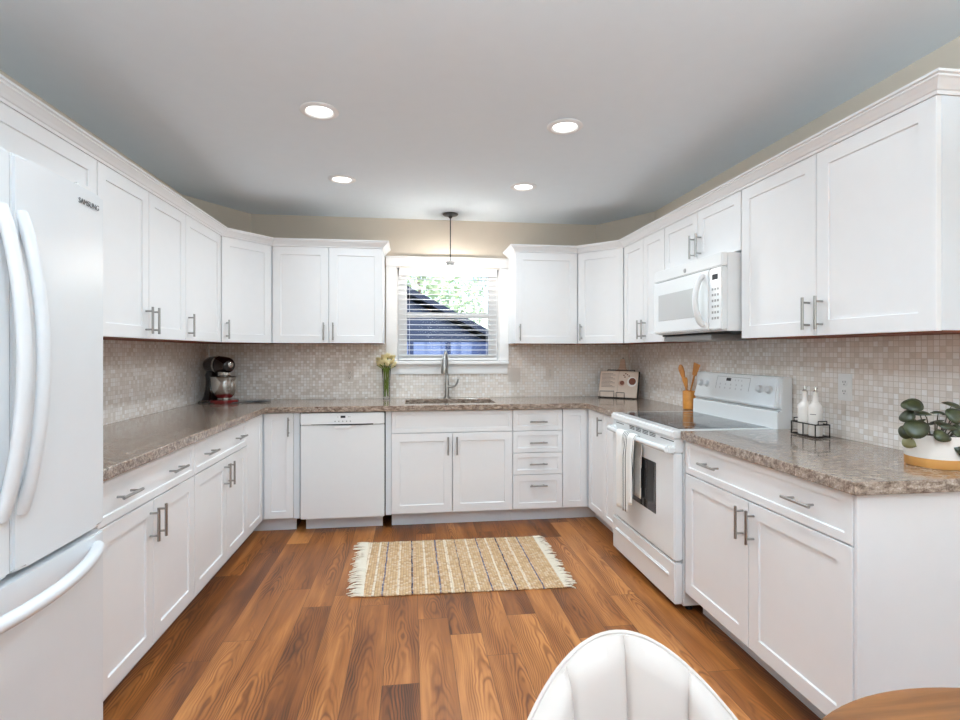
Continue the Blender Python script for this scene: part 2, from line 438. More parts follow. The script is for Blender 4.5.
# boxed-in corners above the diagonal cabinets
struct(MB().prism([(XLW + .001, 4.056), (-1.309, YW - .001), (XLW + .001, YW - .001)], ZT + .06, ZH - .001).build('wall_corner', M['wall']), 'boxed-in beige wall corner above the mixer side cabinets')
struct(MB().prism([(XRW - .001, 4.056), (XRW - .001, YW - .001), (1.642, YW - .001)], ZT + .06, ZH - .001).build('wall_corner', M['wall']), 'boxed-in beige wall corner above the cookbook side cabinets')

# mosaic backsplash (thin tile skins on the three walls)
TT = .006
struct(MB().box(XLW, XLW + TT, 1.9, YW - TT, ZC + .001, ZU + .03).build('wall_tile', M['tile_y']), 'pearly mosaic backsplash beside the refrigerator')
struct(MB().box(XRW - TT, XRW, .9, YW - TT, ZC + .001, ZU + .03).build('wall_tile', M['tile_y']), 'pearly mosaic backsplash behind the range')
struct(MB().grid_slab([XLW, -.19, .83, XRW], [ZC + .001, 1.115, ZU + .03], lambda u, v: not (-.19 < u < .83 and v > 1.115), YW - TT, YW,
       lambda u, v, w: (u, w, v)).build('wall_tile', M['tile_x']), 'pearly mosaic backsplash around the sink window')

# window: casing, stool, apron, jamb, sashes, glass
win = MB()
win.box(-.212, -.122, YW - .02, YW - .0005, 1.232, 2.035, .004); win.box(.764, .846, YW - .02, YW - .0005, 1.232, 2.035, .004)
win.box(-.212, .846, YW - .022, YW - .0005, 2.036, 2.112, .004); win.box(-.218, .846, YW - .034, YW - .0005, 2.1125, 2.122, .003)
w1 = struct(win.build('window_1', M['trim']), 'white framed double-hung window above the sink')
struct(MB().box(-.225, .842, YW - .055, YW + .05, 1.200, 1.231, .005).build('window_sill', M['trim'], w1))
struct(MB().box(-.195, .835, YW - .022, YW - .0005, 1.117, 1.199, .003).build('window_apron', M['trim'], w1))
sf = MB()
yy0, yy1 = YW + .06, YW + .10
for x0, x1, z0, z1 in ((WX0, WX0 + .085, WZ0, WZ1), (WX1 - .085, WX1, WZ0, WZ1), (WX0 + .085, WX1 - .085, WZ0, 1.285), (WX0 + .085, WX1 - .085, 1.975, WZ1), (WX0 + .085, WX1 - .085, 1.603, 1.652)):
    sf.box(x0 + .0005, x1 - .0005, yy0, yy1, z0 + .0005, z1 - .0005, .003)
struct(sf.build('window_sash', M['trim'], w1))
struct(MB().box(WX0 + .084, WX1 - .084, YW + .078, YW + .081, 1.284, 1.976).build('window_pane', M['pane'], w1))
jm = MB()
jm.box(WX0 - .001, WX0 + .004, YW, YW + .06, WZ0, WZ1); jm.box(WX1 - .004, WX1 + .001, YW, YW + .06, WZ0, WZ1); jm.box(WX0, WX1, YW, YW + .06, WZ1 - .004, WZ1 + .001)
struct(jm.build('window_jamb', M['trim'], w1))

# crown mouldings along the two runs of upper cabinets
def crown(path, label, name):
    prof = [(-.018, ZT + .0015), (.004, ZT + .0015), (.006, ZT + .012), (.012, ZT + .014), (.020, ZT + .024), (.034, ZT + .037), (.040, ZT + .040), (.040, ZT + .046), (.050, ZT + .048), (.050, ZT + .056), (-.018, ZT + .056)]
    P_ = [Vector(p) for p in path]; n = len(P_); mb = MB(); rows = []
    for i in range(n):
        d0 = (P_[i] - P_[i - 1]).normalized() if i else None
        d1 = (P_[i + 1] - P_[i]).normalized() if i < n - 1 else None
        d0 = d0 or d1; d1 = d1 or d0
        n0 = Vector((d0.y, -d0.x)); n1 = Vector((d1.y, -d1.x)); m = n0 + n1; m = m / (m.length ** 2 / 2)
        rows.append([mb.bm.verts.new((P_[i].x + m.x * o, P_[i].y + m.y * o, z)) for o, z in prof])
    for A, B in zip(rows, rows[1:]):
        for k in range(len(prof)): mb.bm.faces.new((A[k], A[(k + 1) % len(prof)], B[(k + 1) % len(prof)], B[k]))
    mb.bm.faces.new(rows[0]); mb.bm.faces.new(rows[-1][::-1])
    return struct(mb.build(name, M['cabinet']), label)
crown([(XLW, 1.53), (XLU, 1.53), (XLU, 3.900), (-1.060, YU), (-.222, YU), (-.222, YW - .003)], 'white crown moulding over the cabinets on the refrigerator side', 'trim_1')
crown([(.843, YW - .003), (.843, YU), (1.365, YU), (XRU, 3.938), (XRU, 1.466), (XRW - .003, 1.466)], 'white crown moulding over the cabinets on the range side', 'trim_2')

# ------------------------------------------------------------------ cabinets
def shaker(mb, x0, x1, z0, z1, rail=.06, y0=0.0, th=.019, rec=.007):
    bm = mb.bm; c = .0025
    def ring(a, y): return [bm.verts.new(p) for p in ((x0 + a, y, z0 + a), (x1 - a, y, z0 + a), (x1 - a, y, z1 - a), (x0 + a, y, z1 - a))]
    rs = [ring(0, y0 + th), ring(0, y0 + .0015), ring(.0015, y0), ring(rail, y0), ring(rail + c, y0 + rec)]
    for A, B in zip(rs, rs[1:]):
        for k in range(4): bm.faces.new((A[k], A[(k + 1) % 4], B[(k + 1) % 4], B[k]))
    bm.faces.new(rs[-1]); bm.faces.new(rs[0][::-1])
    return mb
def pull(x, z, vertical, parent, L=.135, y0=0.0):
    mb = MB(); h = L / 2; r = .0058; e = .046
    if vertical:
        mb.tube([(x, y0 - .034, z - h), (x, y0 - .034, z + h)], r, 12)
        for s in (-e, e): mb.tube([(x, y0 - .0005, z + s), (x, y0 - .034, z + s)], .0045, 8)
    else:
        mb.tube([(x - h, y0 - .034, z), (x + h, y0 - .034, z)], r, 12)
        for s in (-e, e): mb.tube([(x + s, y0 - .0005, z), (x + s, y0 - .034, z)], .0045, 8)
    return mb.build('handle', M['nickel'], parent, 40)
def fronts_on(root, fronts):
    for f in fronts:
        kind, x0, x1, z0, z1 = f[:5]
        hs = f[5] if len(f) > 5 else []
        g = .0022
        rail = f[6] if len(f) > 6 else (.06 if kind == 'door' else .03)
        d = shaker(MB(), x0 + g, x1 - g, z0, z1, rail).build({'door': 'door', 'drawer': 'drawer', 'false': 'false_drawer_front'}[kind], M['cabinet'], root)
        for (vert, hx, hz) in hs: pull(hx, hz, vert, d)
def upper(label, loc, rot, w, fronts, z0=ZU, d=.312, z1=ZT, group='white wall cabinets', under=True):
    t = thing('wall_cabinet', label, 'cabinet', loc, rot, group)
    MB().box(.0006, w - .0006, .0195, d, z0 + .002, z1).build('cabinet_body', M['carcass'], t)
    if under: MB().box(.004, w - .004, .022, d - .004, z0 - .003, z0 + .0015).build('bottom_panel', M['underside'], t)
    fronts_on(t, [(f[0], f[1], f[2], z0 if f[3] is None else f[3], z1 if f[4] is None else f[4]) + tuple(f[5:]) for f in fronts])
    return t
HV = 1.467   # upper pulls
o = upper('short white wall cabinet above the refrigerator', (XLU, 1.535, 0), PI / 2, 2.430 - 1.535, [('door', 0, .895, 1.93, None)], z0=1.93, under=False)
upper('white two-door wall cabinet next to the refrigerator', (XLU, 2.431, 0), PI / 2, .886, [('door', 0, .444, None, None, [(True, .41, HV)]), ('door', .444, .886, None, None, [(True, .478, HV)])])
upper('white single-door wall cabinet between the two-door one and the mixer corner', (XLU, 3.318, 0), PI / 2, .58, [('door', 0, .58, None, None, [(True, .035, HV)])])
upper('white two-door wall cabinet between the mixer corner and the sink window', (-1.058, YU, 0), 0, .836, [('door', 0, .422, None, None, [(True, .387, HV)]), ('door', .422, .836, None, None, [(True, .457, HV)])])
upper('white single-door wall cabinet directly beside the sink window, over the outlets', (.843, YU, 0), 0, .521, [('door', 0, .521, None, None, [(True, .035, HV)])])
upper('narrow two-door white wall cabinet between the cookbook corner and the microwave', (XRU, 3.936, 0), -PI / 2, .660, [('door', 0, .348, None, None, [(True, .313, HV)]), ('door', .348, .660, None, None, [(True, .383, HV)])], d=.31)
upper('short two-door white cabinet above the microwave', (XRU, 3.273, 0), -PI / 2, .808, [('door', 0, .405, 1.823, None, [(True, .372, 1.918)], .055), ('door', .405, .808, 1.823, None, [(True, .44, 1.918)], .055)], z0=1.823, d=.31, under=False)
upper('large two-door white wall cabinet above the oil bottles', (XRU, 2.462, 0), -PI / 2, .996, [('door', 0, .494, None, None, [(True, .459, HV)]), ('door', .494, .996, None, None, [(True, .529, HV)])], d=.31)
def diag(label, a, b, corner_pts, hx):
    """corner wall cabinet whose door runs from a to b"""
    A, B = Vector(a), Vector(b); d = (B - A); L = d.length; ang = math.atan2(d.y, d.x)
    t = thing('corner_wall_cabinet', label, 'cabinet', (a[0], a[1], 0), ang, 'white wall cabinets')
    inv = Matrix.Rotation(-ang, 2)
    pts = []
    for p in corner_pts:
        q = inv @ (Vector(p) - A); pts.append((q.x, q.y))
    body = [(.012, .0195)] + pts + [(L - .012, .0195)]
    MB().prism(body, ZU + .002, ZT).build('cabinet_body', M['carcass'], t)
    MB().prism([(x, y + .004) for x, y in [(.03, .03)] + pts[1:-1] + [(L - .03, .03)]], ZU - .003, ZU + .0015).build('bottom_panel', M['underside'], t)
    fronts_on(t, [('door', .004, L - .004, ZU, ZT, [(True, hx, HV)])])
diag('angled white corner wall cabinet above the stand mixer', (XLU, 3.9, 0)[:2], (-1.060, YU), [(XLU - .02, 3.902), (XLW + .008, 3.902), (XLW + .008, YW - .012), (-1.0595, YW - .012), (-1.0595, YU + .02)], .04)
diag('angled white corner wall cabinet above the cookbook', (1.365, YU), (XRU, 3.938), [(1.366, YU + .02), (1.366, YW - .012), (XRW - .012, YW - .012), (XRW - .012, 3.9385), (XRU + .02, 3.9385)], .04)

ZD0, ZD1, ZDT = .112, .703, .868    # base doors bottom / top, drawer top
def base(label, loc, rot, w, fronts, d=.585, toe=.095, open_top=False, name='base_cabinet'):
    t = thing(name, label, 'cabinet', loc, rot, 'white base cabinets')
    if not open_top:
        MB().box(.0006, w - .0006, .0195, d, .105, ZCB - .001).build('cabinet_body', M['carcass'], t)
    else:
        mb = MB(); mb.box(.0006, .018, .0195, d, .105, ZCB - .001); mb.box(w - .018, w - .0006, .0195, d, .105, ZCB - .001)
        mb.box(.018, w - .018, d - .012, d, .105, ZCB - .001); mb.box(.018, w - .018, .0195, d - .012, .105, .12); mb.box(.018, w - .018, .0195, .036, .66, ZCB - .001)
        mb.build('cabinet_body', M['carcass'], t)
    MB().box(.0006, w - .0006, toe, toe + .016, .0005, .1045).build('toe_kick', M['carcass'], t)
    fronts_on(t, fronts); return t
HB = .61
base('white base cabinet with one drawer right beside the refrigerator', (XL, 1.930, 0), PI / 2, .803,
     [('drawer', 0, .803, .709, ZDT, [(False, .165, .788), (False, .580, .788)]), ('door', 0, .393, ZD0, ZD1, [(True, .36, HB)]), ('door', .393, .803, ZD0, ZD1, [(True, .425, HB)])])
base('white drawer-topped base cabinet between the refrigerator side one and the corner', (XL, 2.735, 0), PI / 2, .829,
     [('drawer', 0, .829, .709, ZDT, [(False, .17, .788), (False, .655, .788)]), ('door', 0, .447, ZD0, ZD1, [(True, .412, HB)]), ('door', .447, .829, ZD0, ZD1, [(True, .481, HB)])])
def corner_base(label, pts, toe_pts, leaves, loc):
    t = thing('corner_base_cabinet', label, 'cabinet', (loc[0], loc[1], 0), 0, 'white base cabinets')
    MB().prism([(x - loc[0], y - loc[1]) for x, y in pts], .105, ZCB - .001).build('cabinet_body', M['carcass'], t)
    for (x0, x1, y0, y1) in toe_pts: MB().box(x0 - loc[0], x1 - loc[0], y0 - loc[1], y1 - loc[1], .0005, .1045).build('toe_kick', M['carcass'], t)
    for (ax, ay, rot, w, h) in leaves:
        mt = Matrix.Translation((ax - loc[0], ay - loc[1], 0)) @ Matrix.Rotation(rot, 4, 'Z')
        d = shaker(MB(), .0016, w - .0016, ZD0, ZDT, .05).xf(mt).build('door', M['cabinet'], t)
        if h is not None:
            hd = pull(h, .772, True, d); hd.data.transform(mt)
corner_base('white corner base cabinet with bi-fold door under the stand mixer',
            [(XL - .0195, 3.566), (XL - .0195, YB + .0195), (-.8385, YB + .0195), (-.8385, YW - .008), (XLW + .008, YW - .008), (XLW + .008, 3.566)],
            [(XL - .111, XL - .095, 3.566, YB + .095), (XL - .095, -.8385, YB + .095, YB + .111)],
            [(XL, 3.566, PI / 2, YB - 3.566 - .021, None), (XL + .004, YB, 0, -.839 - XL - .004, .172)], (-1.3, 4.2))
corner_base('white corner base cabinet with bi-fold door beside the range',
            [(1.1535, YB + .0195), (XR + .0195, YB + .0195), (XR + .0195, 3.596), (XRW - .008, 3.596), (XRW - .008, YW - .008), (1.1535, YW - .008)],
            [(1.1535, XR + .095, YB + .095, YB + .111), (XR + .095, XR + .111, 3.596, YB + .095)],
            [(1.154, YB, 0, XR - .004 - 1.154, None), (XR, YB - .021, -PI / 2, YB - .021 - 3.596, .285)], (1.6, 4.2))
# narrow fillers each side of the dishwasher
for x0, x1, lb in ((-.838, -.798, 'narrow white filler panel between mixer corner cabinet and dishwasher'), (-.1865, -.1455, 'narrow white filler panel between dishwasher and sink cabinet')):
    tag(MB().box(x0 + .0006, x1, YB + .008, YB + .40, .1055, ZCB - .001, .001).build('filler_panel', M['carcass']), lb, 'cabinet filler')
base('white sink base cabinet with two doors under the window', (-.145, YB, 0), 0, .909,
     [('false', 0, .909, .709, ZDT), ('door', 0, .451, ZD0, ZD1, [(True, .418, HB)]), ('door', .451, .909, ZD0, ZD1, [(True, .484, HB)])], open_top=True)
base('white four-drawer base cabinet between the sink and the range corner', (.7645, YB, 0), 0, .388,
     [('drawer', 0, .388, .709, ZDT, [(False, .194, .778)], .034), ('drawer', 0, .388, .542, .704, [(False, .194, .619)], .034), ('drawer', 0, .388, .375, .537, [(False, .194, .456)], .034), ('drawer', 0, .388, ZD0, .370, [(False, .194, .292)], .045)])
base('very narrow white base cabinet tucked against the far side of the range', (XR, 3.595, 0), -PI / 2, .280, [('door', 0, .280, ZD0, ZDT, [], .045)], d=.59)
t = base('white base cabinet with drawer under the oil bottles and potted plant', (XR, 2.478, 0), -PI / 2, 1.008,
     [('drawer', 0, 1.008, .709, ZDT, [(False, .24, .79), (False, .80, .79)]), ('door', 0, .498, ZD0, ZD1, [(True, .463, HB)]), ('door', .498, 1.008, ZD0, ZD1, [(True, .533, HB)])], d=.6)
MB().box(1.0085, 1.02, .004, .602, .0005, ZCB - .001, .001).build('end_panel', M['cabinet'], t)

# ------------------------------------------------------------------ countertops, sink, faucet
SX0, SX1, SY0, SY1 = -.045, .655, 4.045, 4.435
def ctop(u, v):
    if SX0 < u < SX1 and SY0 < v < SY1: return False
    return u < XLC or v > YC or (u > XRC and v > 3.312)
c = MB().grid_slab([XLW + .002, XLC, SX0, SX1, XRC, XRW - .002], [1.90, 3.312, YC, SY0, SY1, YW - .002], ctop, ZCB, ZC, lambda u, v, w: (u, v, w)).build('countertop', M['counter'], bevel=.004)
tag(c, 'long U-shaped speckled brown countertop with the sink cut into it', 'countertop')
c = MB().box(XRC, XRW - .002, 1.436, 2.484, ZCB, ZC).build('countertop', M['counter'], bevel=.004)
tag(c, 'short speckled brown countertop holding oil bottles and potted plant', 'countertop')

sk = thing('kitchen_sink', 'undermount stainless sink basin below the window', 'sink', (.305, 4.24, .70))
a, b, hz = (SX1 - SX0) / 2 - .002, (SY1 - SY0) / 2 - .002, ZCB - .70 - .001
m = MB(); ins = .0
def rr(ax, by, z, n=5, r=.05):
    pts = []
    for cx_, cy_, s0 in ((ax - r, by - r, 0), (-ax + r, by - r, 90), (-ax + r, -by + r, 180), (ax - r, -by + r, 270)):
        for k in range(n + 1):
            an = R(s0 + 90 * k / n); pts.append(Vector((cx_ + r * math.cos(an), cy_ + r * math.sin(an), z)))
    return pts
loops = [rr(a + .018, b + .018, hz), rr(a, b, hz), rr(a - .006, b - .006, .012), rr(a - .03, b - .03, .002), rr(a - .03, b - .03, -.002), rr(a + .0, b + .0, .006), rr(a + .018, b + .018, hz - .002)]
vl = [[m.bm.verts.new(p) for p in L] for L in loops]
for A, B in zip(vl[:4], vl[1:4]):
    for k in range(len(A)): m.bm.faces.new((A[k], A[(k + 1) % len(A)], B[(k + 1) % len(A)], B[k]))
m.bm.faces.new(vl[3])
m.build('basin', M['steel'], sk, 50)
MB().lathe([(.0, .003), (.042, .003), (.045, .006), (.03, .0055), (.028, .0035), (.0, .0035)], seg=24).build('drain', M['darkmetal'], sk, 40)

fc = thing('faucet', 'brushed nickel pull-down faucet behind the sink', 'faucet', (.302, 4.497, ZC), R(-11))
MB().lathe([(.030, 0), (.030, .006), (.021, .012), (.0185, .05), (.0175, .13), (.013, .17), (.0115, .20)], seg=24).build('base', M['nickel'], fc, 40)
arc = [(0, 0, .19), (0, 0, .30)] + [(0, -.085 + .085 * math.cos(t), .30 + .095 * math.sin(t)) for t in [PI * k / 12 for k in range(1, 12)]] + [(0, -.17, .30)]
MB().tube(arc, .0105, 14).build('spout', M['nickel'], fc, 40)
MB().lathe([(.013, .345), (.019, .33), (.0255, .27), (.029, .225), (.028, .216), (.022, .214)], (0, -.17, 0), 24).build('spray_head', M['nickel'], fc, 40)
MB().tube([(.014, 0, .10), (.045, -.004, .098), (.075, -.008, .108), (.092, -.012, .135), (.098, -.014, .165)], [.015, .011, .009, .008, .006], 12).build('lever', M['nickel'], fc, 40)

# ------------------------------------------------------------------ refrigerator
FW = .812
fr = thing('refrigerator', 'white french-door refrigerator with bottom freezer', 'refrigerator', (-.978, 1.030, 0), PI / 2)
MB().box(.004, FW - .004, .075, .655, .02, 1.775, .006).build('body', M['fridge'], fr)
MB().box(.02, FW - .02, .05, .09, .012, .062, .003).build('kick_grille', M['greyplastic'], fr)
def fr_door(x0, x1, z0, z1):
    mb = MB(); pts = []
    n = 8
    for k in range(n + 1):
        u = x0 + (x1 - x0) * k / n; s = (u / FW - .5) * 2
        pts.append((u, .006 * s * s - .006))
    mb.prism(pts + [(x1, .068), (x0, .068)], z0, z1, .007)
    return mb.build('door', M['fridge'], fr, 35)
dl = fr_door(.002, FW / 2 - .003, .762, 1.802)
dr = fr_door(FW / 2 + .003, FW - .002, .762, 1.802)
fz = fr_door(.002, FW - .002, .068, .742); fz.name = 'freezer_drawer'
for d, x in ((dl, FW / 2 - .034), (dr, FW / 2 + .033)):
    pts = []; n = 20
    for k in range(n + 1):
        s = k / n; pts.append((x, -.004 - .052 * math.sin(PI * s) ** .8, .905 + .755 * s))
    MB().tube(pts, [.018] * (n + 1), 14, flat=.75).build('handle', M['fridge'], d, 50)
pts = [(FW / 2 + .36 * (2 * k / 20 - 1), -.004 - .078 * math.sin(PI * k / 20) ** .8, .700) for k in range(21)]
MB().tube(pts, .018, 14).build('handle', M['fridge'], fz, 50)
MB().box(.03, .10, .02, .14, 1.803, 1.825, .006).build('hinge_cover', M['plastic'], fr)
MB().box(FW - .10, FW - .03, .02, .14, 1.803, 1.825, .006).build('hinge_cover', M['plastic'], fr)
mt = Matrix.Translation((.722, -.0045, 1.7585)) @ Matrix.Rotation(PI / 2, 4, 'X')
lg = lettering('lettering', 'SAMSUNG', .0225, M['badge'], dr, mt); lg['label'] = 'grey raised lettering'

# ------------------------------------------------------------------ dishwasher
dw = thing('dishwasher', 'white built-in dishwasher between the mixer corner and the sink', 'dishwasher', (-.790, YB - .018, 0))
DW = .598
MB().box(.006, DW - .006, .045, .56, .106, .866).build('body', M['dark'], dw)
MB().box(.002, DW - .002, 0, .044, .104, .7795, .004).build('door', M['appliance'], dw)
cp = MB().box(.002, DW - .002, -.004, .044, .7825, .866, .004).build('control_panel', M['appliance'], dw)
MB().prism([(.078, .7835), (.30, .776), (.516, .779), (.516, .7875), (.30, .786), (.078, .7855)], .004, .0055).xf(Matrix.Rotation(PI / 2, 4, 'X')).build('recess_shade', M['dark'], dw)  # flat dark strip on the front, colour stands for shade in the slot
MB().prism([(.235, .001), (.27, -.008), (.30, -.010), (.33, -.008), (.362, .001)], .752, .774, .002).build('handle_lip', M['appliance'], dw)
MB().box(.284, .318, -.0052, -.003, .830, .846).build('display', M['display'], cp)
bt = MB()
for k in range(5): bt.lathe([(.0045, 0), (.004, .0015)], seg=10, mat=Matrix.Translation((.245 + k * .027, -.0045, .806)) @ Matrix.Rotation(PI / 2, 4, 'X'))
for x in (.265, .34, .35): bt.lathe([(.003, 0), (.003, .001)], seg=10, mat=Matrix.Translation((x, -.0045, .838)) @ Matrix.Rotation(PI / 2, 4, 'X'))
bt.build('keypad_print', M['greyplastic'], cp)
MB().box(.02, DW - .02, .113, .129, .0005, .1045).build('toe_kick', M['carcass'], dw)

# ------------------------------------------------------------------ range
RW_ = .818
rg = thing('electric_range', 'white freestanding electric range with glass cooktop', 'range', (1.306, 3.3055, 0), -PI / 2)
MB().box(.004, RW_ - .004, .045, .60, .035, .878, .002).build('body', M['appliance'], rg)
for x in (.05, RW_ - .05):
    for y in (.10, .56): MB().lathe([(.018, .0005), (.016, .036)], (x, y, 0), 12).build('foot', M['dark'], rg)
dwr = MB(); dwr.box(.003, RW_ - .003, -.002, .043, .045, .252, .006); dwr.box(.06, RW_ - .06, -.012, .004, .166, .186, .006)
dwr.build('drawer', M['appliance'], rg, 35)
od = MB().box(.003, RW_ - .003, -.004, .043, .262, .800, .006).build('oven_door', M['appliance'], rg)
ow = MB(); ow.box(.19, .618, -.0065, .0, .438, .714, .002); o = ow.build('oven_window', M['ovenglass'], od)
hb = MB(); n = 16
hb.tube([(.02 + (RW_ - .04) * k / n, -.034 - .010 * math.sin(PI * k / n), .818) for k in range(n + 1)], .0165, 14)
hb.box(.004, .05, -.040, .01, .799, .838, .008); hb.box(RW_ - .05, RW_ - .004, -.040, .01, .799, .838, .008)
hb.build('handle', M['appliance'], od, 40)
vp = MB().box(.003, RW_ - .003, .002, .044, .803, .871, .003).build('vent_panel', M['appliance'], rg)
vs_ = MB()
for k in range(4):
    for j in range(3): vs_.box(.26 + k * .09, .33 + k * .09, .0005, .003, .847 + j * .008, .8505 + j * .008)
vs_.box(.05, .17, .0005, .003, .856, .860); vs_.box(.66, .80, .0005, .003, .856, .860)
vs_.build('vent_grille', M['dark'], vp)
MB().box(-.001, RW_ + .001, -.014, .545, .874, .9165, .009, 3).build('cooktop', M['appliance'], rg, 35)
gl = MB().box(.045, RW_ - .045, .045, .525, .9168, .9184, .0007).build('glass_hob', plain('dark_hob_glass', srgb(60, 61, 64), .07), rg)
bn = MB()
for x, y, r in ((.23, .16, .105), (.62, .16, .085), (.23, .41, .075), (.62, .41, .10)):
    for rr_ in (r, r - .004):
        bn.lathe([(rr_ - .001, .9185), (rr_, .9189), (rr_ + .0005, .9185)], (x, y, 0), 40, caps=False)
bn.build('burner_rings', M['greyplastic'], gl)
# backguard: riser, dark slot and a control panel that leans back
bg = MB()
def ext(prof, x0, x1):
    A = [bg.bm.verts.new((x0, y, z)) for y, z in prof]; B = [bg.bm.verts.new((x1, y, z)) for y, z in prof]; n_ = len(prof)
    fs = [bg.bm.faces.new(A[::-1]), bg.bm.faces.new(B)] + [bg.bm.faces.new((A[i], A[(i + 1) % n_], B[(i + 1) % n_], B[i])) for i in range(n_)]
    bmesh.ops.bevel(bg.bm, geom=list({e for f in fs for e in f.edges}), offset=.004, segments=2, affect='EDGES', clamp_overlap=True)
ext([(.553, .885), (.640, .885), (.640, 1.176), (.600, 1.180), (.585, 1.175), (.575, 1.018), (.588, 1.010), (.588, 1.003), (.556, 1.000)], 0, RW_)
bgo = bg.build('backguard', M['appliance'], rg, 35)
tilt = math.atan2(.06, .157)
def onpanel(x, f):    # point on the leaning panel, f = 0 bottom .. 1 top
    return Vector((x, .546 + f * .036 - .002, 1.022 + f * .15))
cpn = MB()
A = [(.012, .5495, 1.016), (RW_ - .012, .5495, 1.016), (RW_ - .03, .5845, 1.174), (.03, .5845, 1.174)]
Bk = [(x, .60, z) for x, y, z in A]
va = [cpn.bm.verts.new(p) for p in A]; vb = [cpn.bm.verts.new(p) for p in Bk]
fs = [cpn.bm.faces.new(va), cpn.bm.faces.new(vb[::-1])] + [cpn.bm.faces.new((va[i], vb[i], vb[(i + 1) % 4], va[(i + 1) % 4])) for i in range(4)]
bmesh.ops.bevel(cpn.bm, geom=list({e for f in fs for e in f.edges}), offset=.010, segments=3, affect='EDGES', clamp_overlap=True)
cpo = cpn.build('control_panel', M['appliance'], rg, 35)
pt = math.atan2(.035, .158)
def panel_m(x, z):
    y = .5495 + (z - 1.016) / .158 * .035
    return Matrix.Translation((x, y, z)) @ Matrix.Rotation(PI / 2 - pt, 4, 'X')
for x in (.075, .145, .660, .738):
    MB().lathe([(.023, 0), (.023, .003), (.019, .005), (.017, .018), (.014, .020)], seg=24, mat=panel_m(x, 1.108)).build('knob', M['knob'], cpo, 40)
MB().box(-.022, .022, -.009, .009, -.001, .0016).xf(panel_m(.365, 1.144)).build('display', M['display'], cpo)
kp = MB()
for k in range(5):
    for j in range(2): kp.xf(Matrix.Identity(4)); kp.lathe([(.006, 0), (.006, .001)], seg=8, mat=panel_m(.288 + k * .053, 1.115 - j * .022))
for k in range(3): kp.lathe([(.005, 0), (.005, .001)], seg=8, mat=panel_m(.43 + k * .03, 1.142))
kp.build('keypad_print', plain('pale_grey_print', srgb(196, 196, 198), .4), cpo)
pf = MB()
for (x0, x1, z0, z1) in ((.245, .247, 1.085, 1.16), (.565, .567, 1.085, 1.16), (.245, .567, 1.159, 1.161)):
    pf.box(x0 - .3, x1 - .3, z0 - 1.12, z1 - 1.12, -.001, .0008)
pf.xf(panel_m(.3, 1.12)).build('printed_outline', M['greyplastic'], cpo)

# ------------------------------------------------------------------ towel on the oven handle
tw = MB(); ny, nz = 60, 44; z_top = .840; grid = []
LEN_F, LEN_B = .435, .34
for i in range(ny + 1):
    row = []; s = i / ny
    for j in range(nz + 1):
        q = j / nz * (LEN_F + LEN_B + .06) - LEN_F - .03
        fold = .010 * math.sin(s * 17 + 1.0) + .006 * math.sin(s * 31 + 2)
        gather = 1 - .12 * abs(q) / .43
        x = .125 + (.27 * (s - .5)) * gather + .135
        if abs(q) < .03:
            an = q / .03 * PI / 2; y = -.042 + .022 * math.sin(an); z = .8185 + .0215 * math.cos(an)
        else:
            k = (abs(q) - .03); sgn = 1 if q > 0 else -1
            amp = min(1, k / .12)
            y = -.042 + sgn * .0225 + (fold * amp * .55 if sgn < 0 else min(0, fold) * amp * .05)
            if sgn < 0: y -= .012 * amp * abs(math.sin(s * 9))
            z = .8185 - k
            if sgn < 0 and s > .72: z = .8185 - k * .86
        row.append(tw.bm.verts.new((x - .125, y, z)))
    grid.append(row)
for i in range(ny):
    for j in range(nz): tw.bm.faces.new((grid[i][j], grid[i + 1][j], grid[i + 1][j + 1], grid[i][j + 1]))
to = tw.build('dish_towel', M['towel'], None, 80)
to.location = (1.306, 3.098, 0); to.rotation_euler = (0, 0, -PI / 2)
sl = to.modifiers.new('thickness', 'SOLIDIFY'); sl.thickness = .003; sl.offset = 0
tag(to, 'white dish towel with black stripes hanging on the oven door handle', 'towel')

# ------------------------------------------------------------------ microwave
MWW = .755
mw = thing('microwave', 'white microwave mounted over the range', 'microwave', (1.55, 3.2305, 0), -PI / 2)
MB().box(.003, MWW - .003, .03, .395, 1.415, 1.812, .003).build('body', M['appliance'], mw)
MB().box(.001, MWW - .001, 0, .032, 1.745, 1.814, .005).build('top_grille', M['appliance'], mw)
md = MB().box(.001, .640, -.004, .03, 1.422, 1.742, .008).build('door', M['appliance'], mw)
MB().box(.075, .50, -.0058, -.002, 1.498, 1.662, .003).build('window', M['mwglass'], md)
pts = [(.588, -.006 - .045 * math.sin(PI * k / 14) ** .6, 1.452 + .265 * k / 14) for k in range(15)]
MB().tube(pts, .016, 14).build('handle', M['appliance'], md, 50)
cp = MB().box(.644, MWW - .001, -.003, .03, 1.422, 1.742, .006).build('control_panel', M['appliance'], mw)
MB().box(.672, .722, -.0042, -.001, 1.680, 1.708).build('display', M['display'], cp)
bt = MB()
for i in range(6):
    for j in range(3): bt.box(.668 + j * .024, .682 + j * .024, -.0040, -.001, 1.476 + i * .030, 1.488 + i * .030)
bt.build('keypad_print', M['greyplastic'], cp)
MB().lathe([(.013, 0), (.012, .003)], seg=20, mat=Matrix.Translation((.39, 0.0, 1.772)) @ Matrix.Rotation(PI / 2, 4, 'X')).build('badge', M['greyplastic'], mw)
MB().box(.02, .735, .05, .37, 1.405, 1.4145).build('bottom_plate', M['dark'], mw)
MB().box(.03, .56, .06, .33, 1.372, 1.4045, .003).build('filter_housing', M['greyplastic'], mw)

